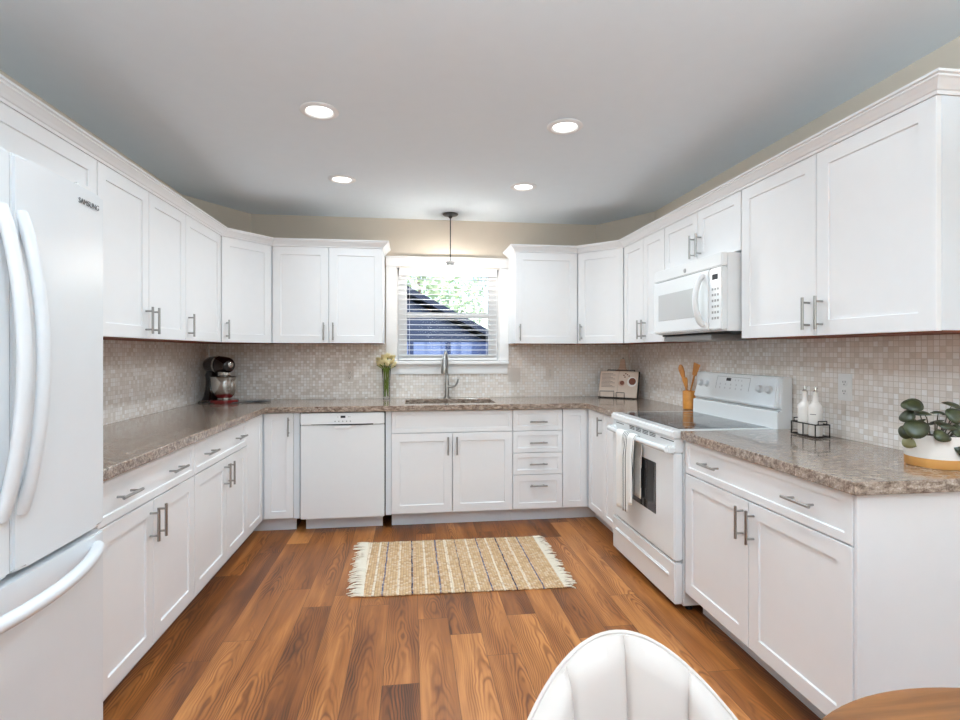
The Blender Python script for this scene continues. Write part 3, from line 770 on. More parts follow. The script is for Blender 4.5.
# ------------------------------------------------------------------ lamps
def can_light(loc, label):
    t = thing('recessed_light', label, 'ceiling light', loc, 0, 'recessed ceiling lights')
    MB().lathe([(.060, -.0005), (.088, -.0005), (.090, -.004), (.084, -.008), (.066, -.010), (.060, -.004)], seg=40).build('trim_ring', M['trim'], t, 40)
    MB().lathe([(.0, -.0012), (.059, -.0012), (.059, -.004), (.0, -.0065)], seg=40, caps=False).build('lens', M['lens'], t, 40)
    l = light('can_lamp', 'AREA', (0, 0, -.014), (0, 0, 0), CAN_W, (.81, .93, 1), shape='DISK', size=.11, spread=R(165)); l.parent = t
    return t
c0 = can_light((-.428, 2.563, ZH), 'lit recessed ceiling light closest to the refrigerator')
dup(c0, (.767, 2.581, ZH), 'lit recessed ceiling light closest to the microwave')
dup(c0, (-.450, 3.557, ZH), 'lit recessed ceiling light above the dishwasher')
dup(c0, (.765, 3.558, ZH), 'lit recessed ceiling light above the four-drawer base cabinet')
# two added lamps like the cans, overhead out of view, for extra light
for x, y in ((-.44, .9), (.766, .9)):
    light('can_lamp', 'AREA', (x, y, ZH - .014), (0, 0, 0), CAN_W, (.81, .93, 1), shape='DISK', size=.11, spread=R(165))

pn = thing('pendant_light', 'lit bulb pendant with dark canopy hanging before the window', 'pendant light', (.321, 4.349, ZH))
MB().lathe([(.062, -.0008), (.064, -.006), (.055, -.014), (.02, -.020), (.012, -.034), (.006, -.038)], seg=32).build('canopy', M['darkmetal'], pn, 40)
MB().tube([(0, 0, -.03), (0, 0, -.385)], .0045, 10).build('rod', M['darkmetal'], pn, 40)
sc_ = MB().lathe([(.008, -.372), (.012, -.385), (.040, -.392), (.042, -.400), (.034, -.404), (.030, -.425), (.022, -.430), (.016, -.448), (.014, -.449)], seg=28)
sc_.tube([(.036, 0, -.396), (.052, 0, -.394), (.054, 0, -.405)], .004, 8)
sc_.build('socket', M['socketmetal'], pn, 40)
MB().lathe([(.012, -.450), (.014, -.462), (.022, -.478), (.029, -.498), (.029, -.512), (.022, -.528), (.010, -.537), (.0, -.538)], seg=24, caps=False).build('bulb', M['bulb'], pn, 60)

# ------------------------------------------------------------------ window blind
bl = thing('window_blind', 'white two-inch slat blind in the sink window', 'blind', (.321, YW + .028, 1.233))
bw = .425
MB().box(-bw, bw, -.034, .022, .728, .792, .004).build('headrail', M['trim'], bl)
for k in range(16):
    z = .045 + k * .0437
    mb = MB(); n = 6; pr = []
    for j in range(n + 1):
        u = -.024 + .048 * j / n; pr.append((u, .003 * (1 - (u / .024) ** 2)))
    A = [[mb.bm.verts.new((sx * (bw - .004), u, z + h + dz)) for u, h in pr] for sx in (-1, 1) for dz in (0, .0022)]
    for P0, P1 in ((A[0], A[2]), (A[1], A[3])):
        for j in range(n): mb.bm.faces.new((P0[j], P0[j + 1], P1[j + 1], P1[j]))
    for e in (0, n): mb.bm.faces.new((A[0][e], A[1][e], A[3][e], A[2][e]))
    for s0, s1 in ((0, 1), (2, 3)):
        for j in range(n): mb.bm.faces.new((A[s0][j], A[s0][j + 1], A[s1][j + 1], A[s1][j]))
    mb.build('slat', M['trim'], bl)
MB().box(-bw + .004, bw - .004, -.024, .024, .004, .020, .003).build('bottom_rail', M['trim'], bl)
for x in (-.335, .335):
    mb = MB()
    for y in (-.026, .026): mb.tube([(x, y, .01), (x, y, .735)], .0011, 6)
    mb.build('ladder_cord', M['trim'], bl)
MB().tube([(-.37, -.036, .73), (-.37, -.037, .28)], .003, 8).build('tilt_wand', M['plastic'], bl)

# ------------------------------------------------------------------ outlets and switches
def outlet(label, loc, rot, w=.072, h=.116, duplex=True, mat='offwhite', cat='outlet'):
    t = thing('wall_outlet' if duplex else 'wall_switch', label, cat, loc, rot)
    MB().box(-w / 2, w / 2, -.006, -.0005, -h / 2, h / 2, .0025).build('cover_plate', M[mat], t)
    if duplex:
        for s in (-1, 1):
            so = MB().lathe([(.017, 0), (.017, .002), (.015, .0028)], seg=20, mat=Matrix.Translation((0, -.0058, s * .021)) @ Matrix.Rotation(PI / 2, 4, 'X')).build('socket', M[mat], t, 40)
            sl_ = MB()
            for x in (-.006, .006): sl_.box(x - .0012, x + .0012, -.0092, -.0080, s * .021 - .001, s * .021 + .008)
            sl_.lathe([(.0025, 0), (.0025, .0012)], seg=10, mat=Matrix.Translation((0, -.0080, s * .021 - .008)) @ Matrix.Rotation(PI / 2, 4, 'X'))
            sl_.build('slots', M['dark'], so)
    else:
        k = 1 if w < .1 else 2
        for i in range(k):
            x = (i - (k - 1) / 2) * .046
            MB().box(x - .016, x + .016, -.0085, -.0055, -.033, .033, .0015).build('rocker', M[mat], t)
YO = YW - TT
M['tilecover'] = plain('stone_grey_plate', srgb(216, 206, 197), .35)
outlet('stone coloured outlet between the mixer and the flower vase', (-.513, YO, 1.113), 0, mat='tilecover')
outlet('double switch plate right next to the window sill', (.892, YO, 1.106), 0, w=.118, duplex=False, mat='tilecover', cat='switch')
outlet('stone coloured outlet between the switch plate and the cookbook', (1.216, YO, 1.120), 0, mat='tilecover')
outlet('white duplex outlet between the oil bottles and the potted plant', (XRW - TT, 2.158, 1.149), -PI / 2, w=.078, h=.122, mat='plastic')
outlet('stone coloured single switch on the tile behind the mixer, refrigerator wall', (XLW + TT, 4.155, 1.118), PI / 2, duplex=False, mat='tilecover', cat='switch')

# ------------------------------------------------------------------ stand mixer
mx = thing('stand_mixer', 'black stand mixer with steel bowl in the counter corner', 'stand mixer', (-1.472, 4.345, ZC + .0005), R(-38)); mx.scale = (.95, .95, .97)
def oval(cx_, rx, ry, n=32): return [(cx_ + rx * math.cos(2 * PI * k / n), ry * math.sin(2 * PI * k / n)) for k in range(n)]
MB().prism(oval(.04, .128, .108), .0, .026, .006).build('base', M['red'], mx, 35)
col_ = MB(); rings = []
for z, cx_, rx, ry in ((.020, -.105, .075, .085), (.05, -.115, .058, .066), (.10, -.120, .046, .052), (.17, -.118, .045, .050), (.22, -.112, .052, .056), (.255, -.105, .05, .05)):
    rings.append([col_.bm.verts.new((x, y, z)) for x, y in oval(cx_, rx, ry, 24)])
for A, B in zip(rings, rings[1:]):
    for k in range(24): col_.bm.faces.new((A[k], A[(k + 1) % 24], B[(k + 1) % 24], B[k]))
col_.bm.faces.new(rings[0][::-1]); col_.bm.faces.new(rings[-1])
col_.build('column', M['glossblack'], mx, 60)
hd = MB().lathe([(.0, -.180), (.030, -.178), (.052, -.165), (.066, -.135), (.072, -.08), (.072, -.01), (.068, .06), (.060, .10), (.050, .118), (.038, .124), (.0, .126)], seg=32, mat=Matrix.Translation((0, 0, .300)) @ Matrix.Rotation(PI / 2, 4, 'Y'), caps=False)
hd = hd.build('head', M['glossblack'], mx, 60)
MB().lathe([(.0735, .0), (.0740, .012), (.0735, .024)], seg=36, caps=False, mat=Matrix.Translation((-.02, 0, .300)) @ Matrix.Rotation(PI / 2, 4, 'Y')).build('trim_band', M['steel'], hd, 50)
MB().lathe([(.024, 0), (.024, .012), (.018, .016), (.0, .017)], seg=24, caps=False, mat=Matrix.Translation((.12, 0, .306)) @ Matrix.Rotation(PI / 2, 4, 'Y')).build('hub_cap', M['steel'], hd, 50)
MB().lathe([(.0, .195), (.045, .197), (.050, .215), (.050, .245), (.040, .25)], (.05, 0, 0), 28).build('beater_hub', M['steel'], mx, 40)
bwl = MB().lathe([(.045, .028), (.055, .030), (.050, .038), (.074, .060), (.094, .110), (.100, .170), (.104, .205), (.107, .207), (.105, .209), (.098, .204), (.094, .170), (.088, .112), (.068, .064), (.0, .046)], (.05, 0, 0), 40, caps=False).build('bowl', M['steel'], mx, 50)
MB().tube([(.05 + .098, -.02, .185), (.05 + .135, -.03, .182), (.05 + .148, -.034, .15), (.05 + .138, -.03, .11), (.05 + .092, -.02, .10)], .0055, 10).build('bowl_handle', M['steel'], bwl, 50)
MB().tube([(-.17, .01, .04), (-.185, -.06, .008), (-.10, -.13, .006), (.06, -.115, .006), (.16, -.02, .006), (.18, .04, .006), (.22, .11, .007), (.26, .17, .007), (.32, .235, .007)], [.004] * 6 + [.007, .008, .004], 8).build('power_cord', M['black'], mx, 60)

# ------------------------------------------------------------------ vase of flowers
vs0 = thing('glass_vase', 'slim clear glass vase beside the window sill', 'vase', (-.205, 4.478, ZC + .0005))
MB().lathe([(.0, .001), (.026, .001), (.030, .004), (.028, .05), (.029, .14), (.037, .250), (.0385, .252), (.036, .250), (.0268, .14), (.0258, .05), (.026, .016), (.0, .013)], seg=36, caps=False).build('vessel', M['vaseglass'], vs0, 50)
MB().lathe([(.0, .0145), (.0250, .0165), (.0252, .05), (.0262, .14), (.0265, .15), (.0, .1501)], seg=32, caps=False).build('water', M['water'], vs0, 50)
def flower(px_, py_, pz_, tilt_a, az):
    t = thing('cut_flower', 'pale yellow ruffled flower standing in the slim glass vase', 'flower', (-.205, 4.478, ZC), 0, 'cut flowers in the glass vase')
    a0 = Vector((px_, py_, pz_))
    hm = Matrix.Translation(a0) @ Matrix.Rotation(az, 4, 'Z') @ Matrix.Rotation(tilt_a, 4, 'X')
    mb = MB()
    for ringi, (npt, rad, lift) in enumerate(((7, .036, .004), (6, .027, .012))):
        for k in range(npt):
            an = 2 * PI * (k + .5 * ringi) / npt; d = Vector((math.cos(an), math.sin(an), 0)); s = Vector((-d.y, d.x, 0))
            rows = []
            for q, wd in ((.12, .004), (.4, .011), (.75, .013), (1.0, .005)):
                c_ = d * rad * q + Vector((0, 0, lift + .014 * q * q + .003 * math.sin(9 * q + k)))
                rows.append([mb.bm.verts.new(c_ + s * wd * e + Vector((0, 0, .003 * abs(e)))) for e in (-1, 0, 1)])
            for A, B in zip(rows, rows[1:]):
                for e in (0, 1): mb.bm.faces.new((A[e], A[e + 1], B[e + 1], B[e]))
    mb.xf(hm).build('petals', M['petal'], t, 80)
    MB().lathe([(.004, .004), (.009, .012), (.011, .022), (.014, .028), (.009, .024), (.004, .012)], seg=14, mat=hm, caps=False).build('trumpet', M['trumpet'], t, 60)
    ba = random.uniform(0, 6.28); bb = Vector((.016 * math.cos(ba), .016 * math.sin(ba), .022)); nk = Vector((px_ * .32, py_ * .32, .25))
    MB().tube([bb, bb.lerp(nk, .5), nk, a0], .0034, 8).build('stem', M['stem'], t, 60)
for i, (x, y, z) in enumerate([(-.055, -.03, .295), (-.015, -.045, .30), (.03, -.04, .29), (.062, -.015, .305), (-.035, -.015, .335), (.012, -.02, .345), (.045, .01, .335), (-.06, .015, .315), (0, .025, .33), (.075, -.03, .275), (-.078, -.012, .285)]):
    flower(x, y, z, -.9 if y < 0 else -.4, math.atan2(x, -y) if y < 0 else x * 8)

# ------------------------------------------------------------------ cookbook on a wire stand and the board behind it
ca = math.atan2(-.234, .257)
ck = (1.755, 4.325)
lean = R(-14)
def leaned(y, x0=0, z=.0): return Matrix.Translation((x0, y, z)) @ Matrix.Rotation(lean, 4, 'X')
st = thing('book_stand', 'black wire easel holding the open cookbook in the counter corner', 'book stand', (ck[0], ck[1], ZC + .0005), ca)
w = MB()
for x in (-.12, .12): w.tube([(x, -.05, .006), (x, .01, .006), (x, .07, .235)], .0035, 8)
w.tube([(-.16, -.05, .006), (.16, -.05, .006)], .0035, 8); w.tube([(-.12, .07, .235), (.12, .07, .235)], .0035, 8)
w.build('frame', M['wire'], st, 50)
MB().box(-.172, .176, .0105, .0155, .002, .236, .002).xf(leaned(-.028)).build('shadow_outline', M['wire'], st)  # added dark sheet, stands for the shadowed outline around the pages
w = MB()
w.tube([(-.145, -.05, .006), (-.145, -.05, .056), (-.02, -.05, .060), (-.02, -.05, .006)], .0032, 8); w.tube([(.0, -.05, .006), (.0, -.05, .05), (.07, -.05, .05), (.07, -.05, .006)], .0032, 8)
w.build('page_holder', M['wire'], st, 50)
bk = thing('open_cookbook', 'open cookbook with food photos on the wire stand', 'book', (ck[0], ck[1], ZC + .009), ca)
for sx, nm in ((-1, 'text_page'), (1, 'photo_page')):
    mb = MB(); x0, x1 = sorted((sx * .001, sx * .167)); mb.box(x0, x1, -.003, .009, .0, .225, .002)
    pg = mb.xf(leaned(-.028)).build(nm, M['paper'], bk)
    q = MB()
    if sx < 0:
        for k in range(11): q.box(-.15, -.03 - .02 * (k % 3), -.0036, -.0028, .085 + k * .0115, .089 + k * .0115)
        q.xf(leaned(-.028)).build('printed_lines', M['ink'], pg)
    else:
        for cx_, cz, r, mm in ((.118, .135, .042, 'ceramic'), (.03, .12, .026, 'board')):
            q = MB().lathe([(.0, 0), (r, 0), (r, .0012), (.0, .0014)], seg=28, caps=False, mat=leaned(-.028) @ Matrix.Translation((cx_, -.0028, cz)) @ Matrix.Rotation(PI / 2, 4, 'X')); q.build('pictured_plate', M[mm], pg)
            q = MB().lathe([(.0, 0), (r * .72, 0), (r * .72, .0008), (.0, .001)], seg=24, caps=False, mat=leaned(-.028) @ Matrix.Translation((cx_ + .004, -.0042, cz + .004)) @ Matrix.Rotation(PI / 2, 4, 'X')); q.build('pictured_food', M['food'], pg)
        q = MB()
        for cx_, cz in ((.045, .19), (.06, .205), (.075, .196), (.09, .185), (.055, .175)): q.lathe([(.0, 0), (.006, 0), (.006, .0008), (.0, .001)], seg=10, caps=False, mat=leaned(-.028) @ Matrix.Translation((cx_, -.0028, cz)) @ Matrix.Rotation(PI / 2, 4, 'X'))
        q.build('pictured_berries', M['food'], pg)
cb = thing('cutting_board', 'wooden paddle cutting board propped behind the cookbook', 'cutting board', (ck[0], ck[1], ZC + .0005), ca)
out = [(-.12, .012), (.12, .012), (.12, .19), (.10, .212), (.05, .222), (.028, .245), (.020, .29), (.022, .318), (.012, .33), (-.012, .33), (-.022, .318), (-.020, .29), (-.028, .245), (-.05, .222), (-.10, .212), (-.12, .19)]
mb = MB().prism([(x, z) for x, z in out], -.007, .007, .003)
mb.xf(Matrix.Translation((0, .063, .006)) @ Matrix.Rotation(R(-9), 4, 'X') @ Matrix.Rotation(PI / 2, 4, 'X')).build('board', M['board'], cb)
q = MB().tube([(0.012 * math.cos(t), 0, .355 + .025 * math.sin(t)) for t in [2 * PI * k / 14 for k in range(14)]], .002, 6, closed=True)
q.xf(Matrix.Translation((0, .055, -.035)) @ Matrix.Rotation(R(-9), 4, 'X')).build('hanging_cord', M['wire'], cb)

# ------------------------------------------------------------------ crock with wooden utensils
CRX, CRY = 1.886, 3.400
cr = thing('utensil_crock', 'amber utensil crock standing behind the range', 'crock', (CRX, CRY, ZC + .0005))
MB().lathe([(.0, .001), (.036, .001), (.041, .005), (.042, .125), (.040, .128), (.037, .125), (.036, .010), (.0, .008)], seg=32, caps=False).build('pot', M['crock'], cr, 40)
def utensil(name, label, dx, dy, L, head, base_=(0, 0)):
    t = thing(name, label, 'kitchen utensil', (CRX, CRY, ZC))
    b0 = Vector((base_[0], base_[1], .016)); b1 = Vector((dx, dy, L)); d = (b1 - b0).normalized()
    MB().tube([b0, b0 + (b1 - b0) * .5, b1], [.0048, .0055, .006], 10).build('shaft', M['utensil'], t, 50)
    q = Vector((0, 0, 1)).rotation_difference(d).to_matrix().to_4x4()
    mb = MB()
    if head == 'spoon': mb.ball((0, 0, .03), .022, .008, .036)
    elif head == 'spatula': mb.prism([(-.016, 0), (.016, 0), (.026, .08), (-.026, .085)], -.003, .003, .0012); mb.xf(Matrix.Rotation(PI / 2, 4, 'X'))
    else: mb.prism([(-.010, 0), (.010, 0), (.020, .05), (.018, .072), (-.018, .072), (-.020, .05)], -.0035, .0035, .0012); mb.xf(Matrix.Rotation(PI / 2, 4, 'X'))
    mb.xf(Matrix.Translation(b1) @ q @ Matrix.Rotation(R(-65), 4, 'Z')).build('head', M['utensil'], t, 50)
utensil('wooden_spoon', 'wooden spoon leaning farthest from the range in the amber crock', -.005, .085, .245, 'spoon', (0, -.02))
utensil('wooden_turner', 'short wooden turner between the spoon and spatula in the crock', -.018, .035, .205, 'turner', (.01, -.01))
utensil('wooden_spatula', 'broad wooden spatula next to the range backguard in the crock', .018, -.035, .235, 'spatula', (-.01, .015))
utensil('wooden_fork', 'low wooden utensil sunk deepest in the amber crock', -.022, -.004, .150, 'turner', (.008, .004))

# ------------------------------------------------------------------ oil bottles in a wire caddy
def bottle(label, loc):
    t = thing('oil_bottle', label, 'bottle', loc, 0, 'white ceramic oil bottles')
    MB().lathe([(.0, .0), (.026, .0), (.029, .004), (.029, .126), (.0265, .138), (.018, .149), (.0128, .155), (.012, .195), (.0135, .197), (.0135, .201), (.0, .201)], seg=32, caps=False).build('body', M['ceramic'], t, 45)
    MB().lathe([(.010, .2005), (.010, .206), (.005, .210), (.0042, .224), (.003, .228)], seg=14).tube([(0, 0, .214), (.004, -.010, .224)], .0028, 8).build('pour_spout', M['steel'], t, 45)
    mb = MB().box(-.011, .011, -.0008, .0, -.0015, .0015)
    return t
b1 = bottle('white ceramic oil bottle at the range end of the wire caddy', (1.853, 2.288, ZC + .0075))
b2 = bottle('white ceramic oil bottle at the outlet end of the wire caddy', (1.853, 2.222, ZC + .0075))
MB().box(-.0125, .0125, -.0006, .0, -.0012, .0012).xf(Matrix.Translation((0, 0, 0)) @ Matrix.Rotation(R(-57), 4, 'Z') @ Matrix.Translation((0, -.0291, .100))).build('printed_mark', M['dark'], b2)
cdy = thing('wire_caddy', 'black wire caddy around the two oil bottles', 'caddy', (1.853, 2.255, ZC + .0005))
lx, ly = .036, .076
w = MB()
w.tube([(-lx, -ly, .006), (lx, -ly, .006), (lx, ly, .006), (-lx, ly, .006)], .0028, 8, closed=True)
w.tube([(0, -ly, .006), (0, ly, .006)], .0022, 8)
w.build('base_frame', M['wire'], cdy, 50)
w = MB().tube([(-lx, -ly, .062), (lx, -ly, .062), (lx, ly, .062), (-lx, ly, .062)], .0028, 8, closed=True)
w.build('guard_rail', M['wire'], cdy, 50)
for x, y in ((-lx, -ly), (lx, -ly), (lx, ly), (-lx, ly), (-lx, 0), (lx, 0)):
    MB().tube([(x, y, .0022), (x, y, .064)], .0026, 8).build('upright', M['wire'], cdy, 50)
w = MB()
for s in (-1, 1): w.tube([(-lx * .6, s * ly, .062), (-lx * .6, s * ly, .078), (lx * .6, s * ly, .078), (lx * .6, s * ly, .062)], .0026, 8)
w.build('end_loops', M['wire'], cdy, 50)

# ------------------------------------------------------------------ potted plant
PX, PY = 1.812, 1.622
pp = thing('potted_plant', 'round-leaved green plant in a white pot with amber base', 'potted plant', (PX, PY, ZC + .0005))
MB().lathe([(.0, .032), (.086, .032), (.0885, .108), (.0875, .111), (.083, .109), (.082, .090), (.0, .090)], seg=48, caps=False).build('pot', M['ceramic'], pp, 45)
MB().lathe([(.0, .0), (.083, .0), (.085, .003), (.0862, .0318), (.0, .0318)], seg=48, caps=False).build('base_band', M['cork'], pp, 45)
MB().lathe([(.0, .0905), (.0815, .0905), (.080, .098), (.0, .101)], seg=32, caps=False).build('soil', M['soil'], pp, 60)
def leafplant(pxl, pyl, depth, r, tilt_v, mat='leaf'):
    """leaf centred where the ray through the plant region meets the given offset from the pot"""
    u = (pxl - 480) / 528.38; wv = (351.66 - pyl) / 528.38; th = .1296
    d = Vector((u * math.cos(th) + math.sin(th), -u * math.sin(th) + math.cos(th), wv)); tpos = depth / d.y
    p = Vector((0, 0, 1.3098)) + d * tpos - Vector((PX, PY, ZC + .0005))
    return p
# leaf centres relative to the pot, radius, face direction
LEAVES = []
for pxl, pyl, dep, r, nv, mt_ in [
    (913, 404, 1.60, .036, (-.35, -.55, .75), 'leaf'), (906.5, 415.5, 1.61, .028, (-.8, -.3, .5), 'leaf'), (917, 428, 1.555, .040, (-.45, -.75, .55), 'leaf'),
    (907, 431, 1.63, .029, (-.6, -.6, .4), 'leaf'), (910.5, 441.5, 1.62, .027, (-.4, -.8, .45), 'paleleaf'), (923, 412, 1.60, .027, (-.1, -.2, 1), 'leaf'),
    (938.6, 411.5, 1.66, .026, (0, -.12, 1), 'leaf'), (953, 403.5, 1.62, .033, (.1, -.35, .9), 'leaf'), (957, 415, 1.58, .036, (-.2, -.8, .5), 'leaf'),
    (946, 424, 1.57, .036, (.1, -.35, .9), 'leaf'), (943, 435, 1.545, .030, (-.1, -.7, .6), 'leaf'), (961, 431, 1.55, .033, (.1, -.8, .5), 'leaf'),
    (963, 449, 1.535, .033, (.2, -.9, .3), 'leaf'), (975, 408, 1.60, .036, (.5, -.5, .7), 'leaf'), (985, 425, 1.62, .036, (.7, -.4, .6), 'leaf'),
    (935, 421, 1.70, .030, (-.1, .4, .9), 'leaf'), (970, 415, 1.72, .034, (.2, .5, .8), 'leaf'), (918, 421, 1.68, .026, (-.5, .3, .8), 'leaf'), (951, 413, 1.69, .03, (.1, .2, 1), 'leaf')]:
    LEAVES.append((leafplant(pxl, pyl, dep, r, nv), r * .87, Vector(nv).normalized(), mt_))
for i, (p, r, nv, mt_) in enumerate(LEAVES):
    q = Vector((0, 0, 1)).rotation_difference(nv).to_matrix().to_4x4()
    mb = MB(); ce = mb.bm.verts.new((0, 0, .002)); n = 20; r1 = []; r2 = []
    for k in range(n):
        an = 2 * PI * k / n; wob = 1 + .05 * math.sin(3 * an + i)
        r1.append(mb.bm.verts.new((r * .55 * wob * math.cos(an), r * .55 * wob * math.sin(an), .0)))
        r2.append(mb.bm.verts.new((r * wob * math.cos(an) * 1.06, r * wob * math.sin(an) * .96, -.006 + .002 * math.sin(2 * an + i))))
    for k in range(n):
        mb.bm.faces.new((ce, r1[k], r1[(k + 1) % n])); mb.bm.faces.new((r1[k], r2[k], r2[(k + 1) % n], r1[(k + 1) % n]))
    mb.xf(Matrix.Translation(p) @ q)
    lo = mb.build('leaf', M[mt_], pp, 80)
    so = lo.modifiers.new('thickness', 'SOLIDIFY'); so.thickness = .0014; so.offset = -1
    if mt_ == 'paleleaf': lo['label'] = 'pale yellowing leaf'
    b0 = Vector((max(-.05, min(.05, p.x * .35)), max(-.05, min(.05, p.y * .35)), .095))
    mid = b0.lerp(p, .55) + Vector((0, 0, .022))
    if p.z < .1: mid = Vector((p.x * .75, p.y * .75, .125))
    MB().tube([b0, mid, p - nv * .002], [.0022, .0018, .0014], 6).build('stem', M['leafstem'], pp, 60)

# ------------------------------------------------------------------ rug
RC = Vector((.288, 3.257))
TL, BL_, BR, TR = Vector((-.301, 3.672)), Vector((-.264, 2.871)), Vector((.855, 2.842)), Vector((.861, 3.651))
def rugp(u, v):    # u along, v from the near edge to the far edge
    a = BL_.lerp(BR, u); b = TL.lerp(TR, u); return a.lerp(b, v)
rt = thing('woven_rug', 'woven jute rug with blue stripes and fringe before the sink', 'rug', (RC.x, RC.y, 0.0005))
mb = MB(); nu, nv = 90, 60
g = [[None] * (nv + 1) for _ in range(nu + 1)]
for i in range(nu + 1):
    for j in range(nv + 1):
        p = rugp(i / nu, j / nv) - RC; e = .003 * math.sin(i * 1.7) if j in (0, nv) else 0
        g[i][j] = (p.x, p.y + e, .007 + .0012 * math.sin(i * .9) * math.sin(j * 1.3))
V = [[mb.bm.verts.new(g[i][j]) for j in range(nv + 1)] for i in range(nu + 1)]
for i in range(nu):
    for j in range(nv): mb.bm.faces.new((V[i][j], V[i + 1][j], V[i + 1][j + 1], V[i][j + 1]))
ro = mb.build('rug_body', M['rug'], rt, 80)
so = ro.modifiers.new('thickness', 'SOLIDIFY'); so.thickness = .006; so.offset = -1
for side in (0, 1):
    mb = MB(); rnd = random.Random(3 + side)
    for k in range(75):
        v = (k + .5) / 75; p = rugp(side, v) - RC; s = -1 if side == 0 else 1
        L = rnd.uniform(.045, .088) * (1 if side == 0 else .85); dy = rnd.uniform(-.03, .03)
        p0 = Vector((p.x - s * .012, p.y, .007)); p1 = Vector((p.x + s * L * .5, p.y + dy * .4, .0085 + rnd.uniform(0, .003))); p2 = Vector((p.x + s * L, p.y + dy, .0035))
        mb.tube([p0, p1, p2], [.0042, .0036, .0022], 6)
    mb.build('fringe', M['fringe'], rt, 60)

# ------------------------------------------------------------------ shell chair and round table
ch = thing('shell_chair', 'cream velvet shell-back dining chair at the round table', 'chair', (.356, .668, 0), R(-3))
bk_ = MB(); NA, NV_ = 216, 18; AM = R(108); inner, outer = [], []
ZS = .40
def top_z(a): return .803 - .285 * (1 - math.exp(-(math.degrees(a) / 64) ** 2))
for i in range(NA + 1):
    a = -AM + 2 * AM * i / NA; zt_ = top_z(a); ri, ro_ = [], []
    for j in range(NV_ + 1):
        s = j / NV_; z = ZS + (zt_ - ZS) * s
        rad = .195 + .047 * s
        puff = .020 * (abs(math.sin((a - R(2)) / R(27) * PI)) ** .4) * min(1, (1 - s) * 9 + .4)
        rin = rad - .012 - puff; rout = rad + .016
        if j == NV_: rin += .010; rout -= .006
        sx, cy_ = math.sin(a), math.cos(a)
        ri.append(bk_.bm.verts.new((rin * sx, rin * cy_, z))); ro_.append(bk_.bm.verts.new((rout * sx, rout * cy_, z - (.004 if j == NV_ else 0))))
    inner.append(ri); outer.append(ro_)
for i in range(NA):
    for j in range(NV_):
        bk_.bm.faces.new((inner[i][j], inner[i][j + 1], inner[i + 1][j + 1], inner[i + 1][j]))
        bk_.bm.faces.new((outer[i][j], outer[i + 1][j], outer[i + 1][j + 1], outer[i][j + 1]))
    bk_.bm.faces.new((inner[i][-1], outer[i][-1], outer[i + 1][-1], inner[i + 1][-1])); bk_.bm.faces.new((inner[i][0], inner[i + 1][0], outer[i + 1][0], outer[i][0]))
for e in (0, NA):
    for j in range(NV_): bk_.bm.faces.new((inner[e][j], outer[e][j], outer[e][j + 1], inner[e][j + 1]))
bko = bk_.build('backrest', M['velvet'], ch, 55)
rim = MB().tube([((.2505) * math.sin(a), (.2505) * math.cos(a), top_z(a) - .001) for a in [-AM + 2 * AM * k / 72 for k in range(73)]], .0035, 8)
rim.build('piping', M['velvet'], bko, 60)
MB().lathe([(.0, .385), (.165, .385), (.178, .40), (.182, .44), (.176, .468), (.15, .482), (.0, .486)], seg=40, caps=False).build('seat', M['velvet'], ch, 50)
for sx in (-1, 1):
    for sy in (-1, 1):
        MB().tube([(sx * .14, sy * .14, .388), (sx * .20, sy * .20, .001)], [.016, .010], 12).build('leg', M['chairleg'], ch, 50)

tb = thing('round_table', 'round brown wooden dining table in the near corner', 'table', (.822, .335, 0))
MB().lathe([(.0, .722), (.425, .722), (.446, .730), (.450, .740), (.446, .748), (.44, .750), (.0, .750)], seg=96, caps=False).build('tabletop', M['tablewood'], tb, 40)
MB().lathe([(.05, .06), (.045, .10), (.04, .4), (.06, .66), (.16, .7215)], seg=32).build('pedestal', M['tablewood'], tb, 40)
MB().lathe([(.24, .0005), (.25, .012), (.22, .03), (.06, .062)], seg=48).build('foot_disc', M['tablewood'], tb, 40)

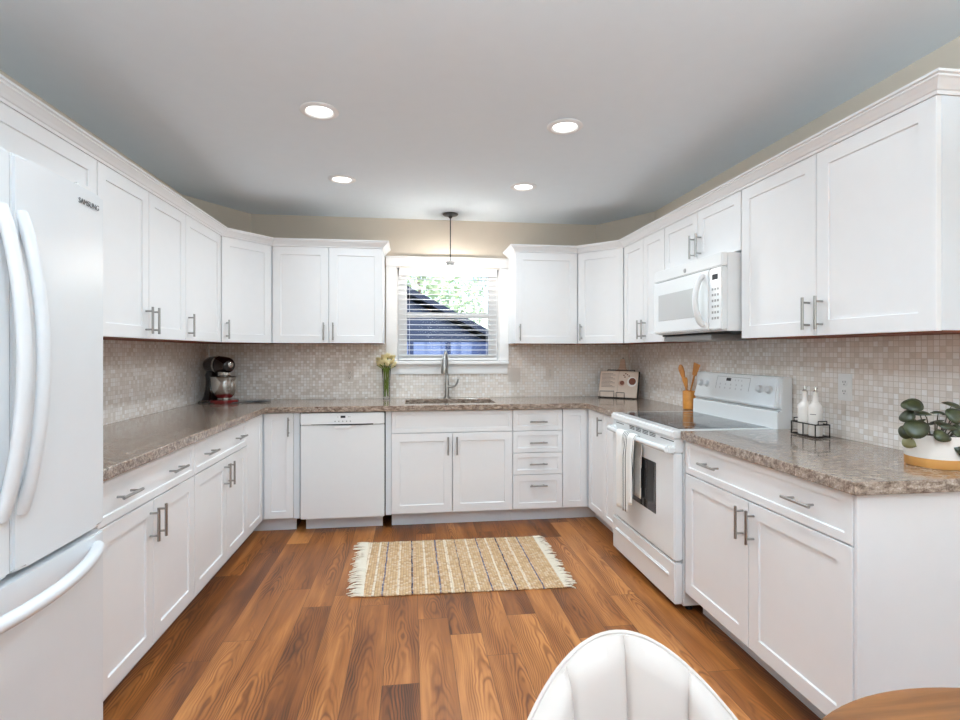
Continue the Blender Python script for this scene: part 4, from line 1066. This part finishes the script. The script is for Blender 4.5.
# ------------------------------------------------------------------ outside the window
struct(MB().box(-14, 16, YW + T + .02, 40, -.35, -.3).build('ground', M['stone']), 'back yard ground outside the window')
fe = MB().box(-6, 7, 9.0, 9.03, -.3, 1.47).build('board_fence', M['fence'])
tag(fe, 'blue grey board fence beyond the window', 'fence')
sh = thing('shed', 'dark navy shed with sloping roof beyond the fence', 'shed', (-1.0, 10.0, -.62))
g = [(-2.4, 0), (2.75, 0), (2.75, 1.95), (0, 3.42), (-2.4, 2.1)]
mb = MB().prism(g, 0, 3.6); mb.xf(Matrix.Translation((0, 3.6, 0)) @ Matrix.Rotation(PI / 2, 4, 'X')).build('wall', M['navy'], sh)
for (xa, za, xb, zb) in ((-2.7, 1.93, .02, 3.52), (-.02, 3.52, 3.0, 1.92)):
    mb = MB().prism([(xa, za), (xb, zb), (xb, zb + .12), (xa, za + .12)], 0, 4.1)
    mb.xf(Matrix.Translation((0, 3.85, 0)) @ Matrix.Rotation(PI / 2, 4, 'X')).build('roof_slope', M['navyroof'], sh)
MB().box(-1.0, -.2, -.03, -.001, 1.65, 2.3).build('window', M['glass'], sh)
def tree(loc, h, cr_, n, label, seed):
    t = thing('tree', label, 'tree', loc); rnd = random.Random(seed)
    MB().tube([(0, 0, 0), (.1, 0, h * .5), (.05, 0, h * .9)], [.16, .12, .05], 10).build('trunk', M['bark'], t, 60)
    mb = MB()
    for k in range(n):
        while True:
            p = Vector((rnd.uniform(-1, 1), rnd.uniform(-1, 1), rnd.uniform(-1, 1)))
            if .25 < p.length < 1: break
        c_ = Vector((p.x * cr_, p.y * cr_, h * .72 + p.z * h * .42)); s = rnd.uniform(.09, .17)
        d1 = Vector((rnd.gauss(0, 1), rnd.gauss(0, 1), rnd.gauss(0, 1))).normalized(); d2 = d1.orthogonal().normalized()
        mb.poly([c_ - d1 * s, c_ + d2 * s * .5, c_ + d1 * s, c_ - d2 * s * .5])
    mb.build('foliage', M['treeleaf'], t)
tree((.2, 18.2, -.3), 5.2, 2.5, 2600, 'pale green tree rising behind the shed roof', 1)
tree((6.6, 17, -.3), 4.6, 2.0, 2200, 'pale green tree at the low end of the shed', 2)
tree((-5.6, 18.5, -.3), 5.6, 2.6, 2000, 'pale green tree behind the high end of the shed', 3)
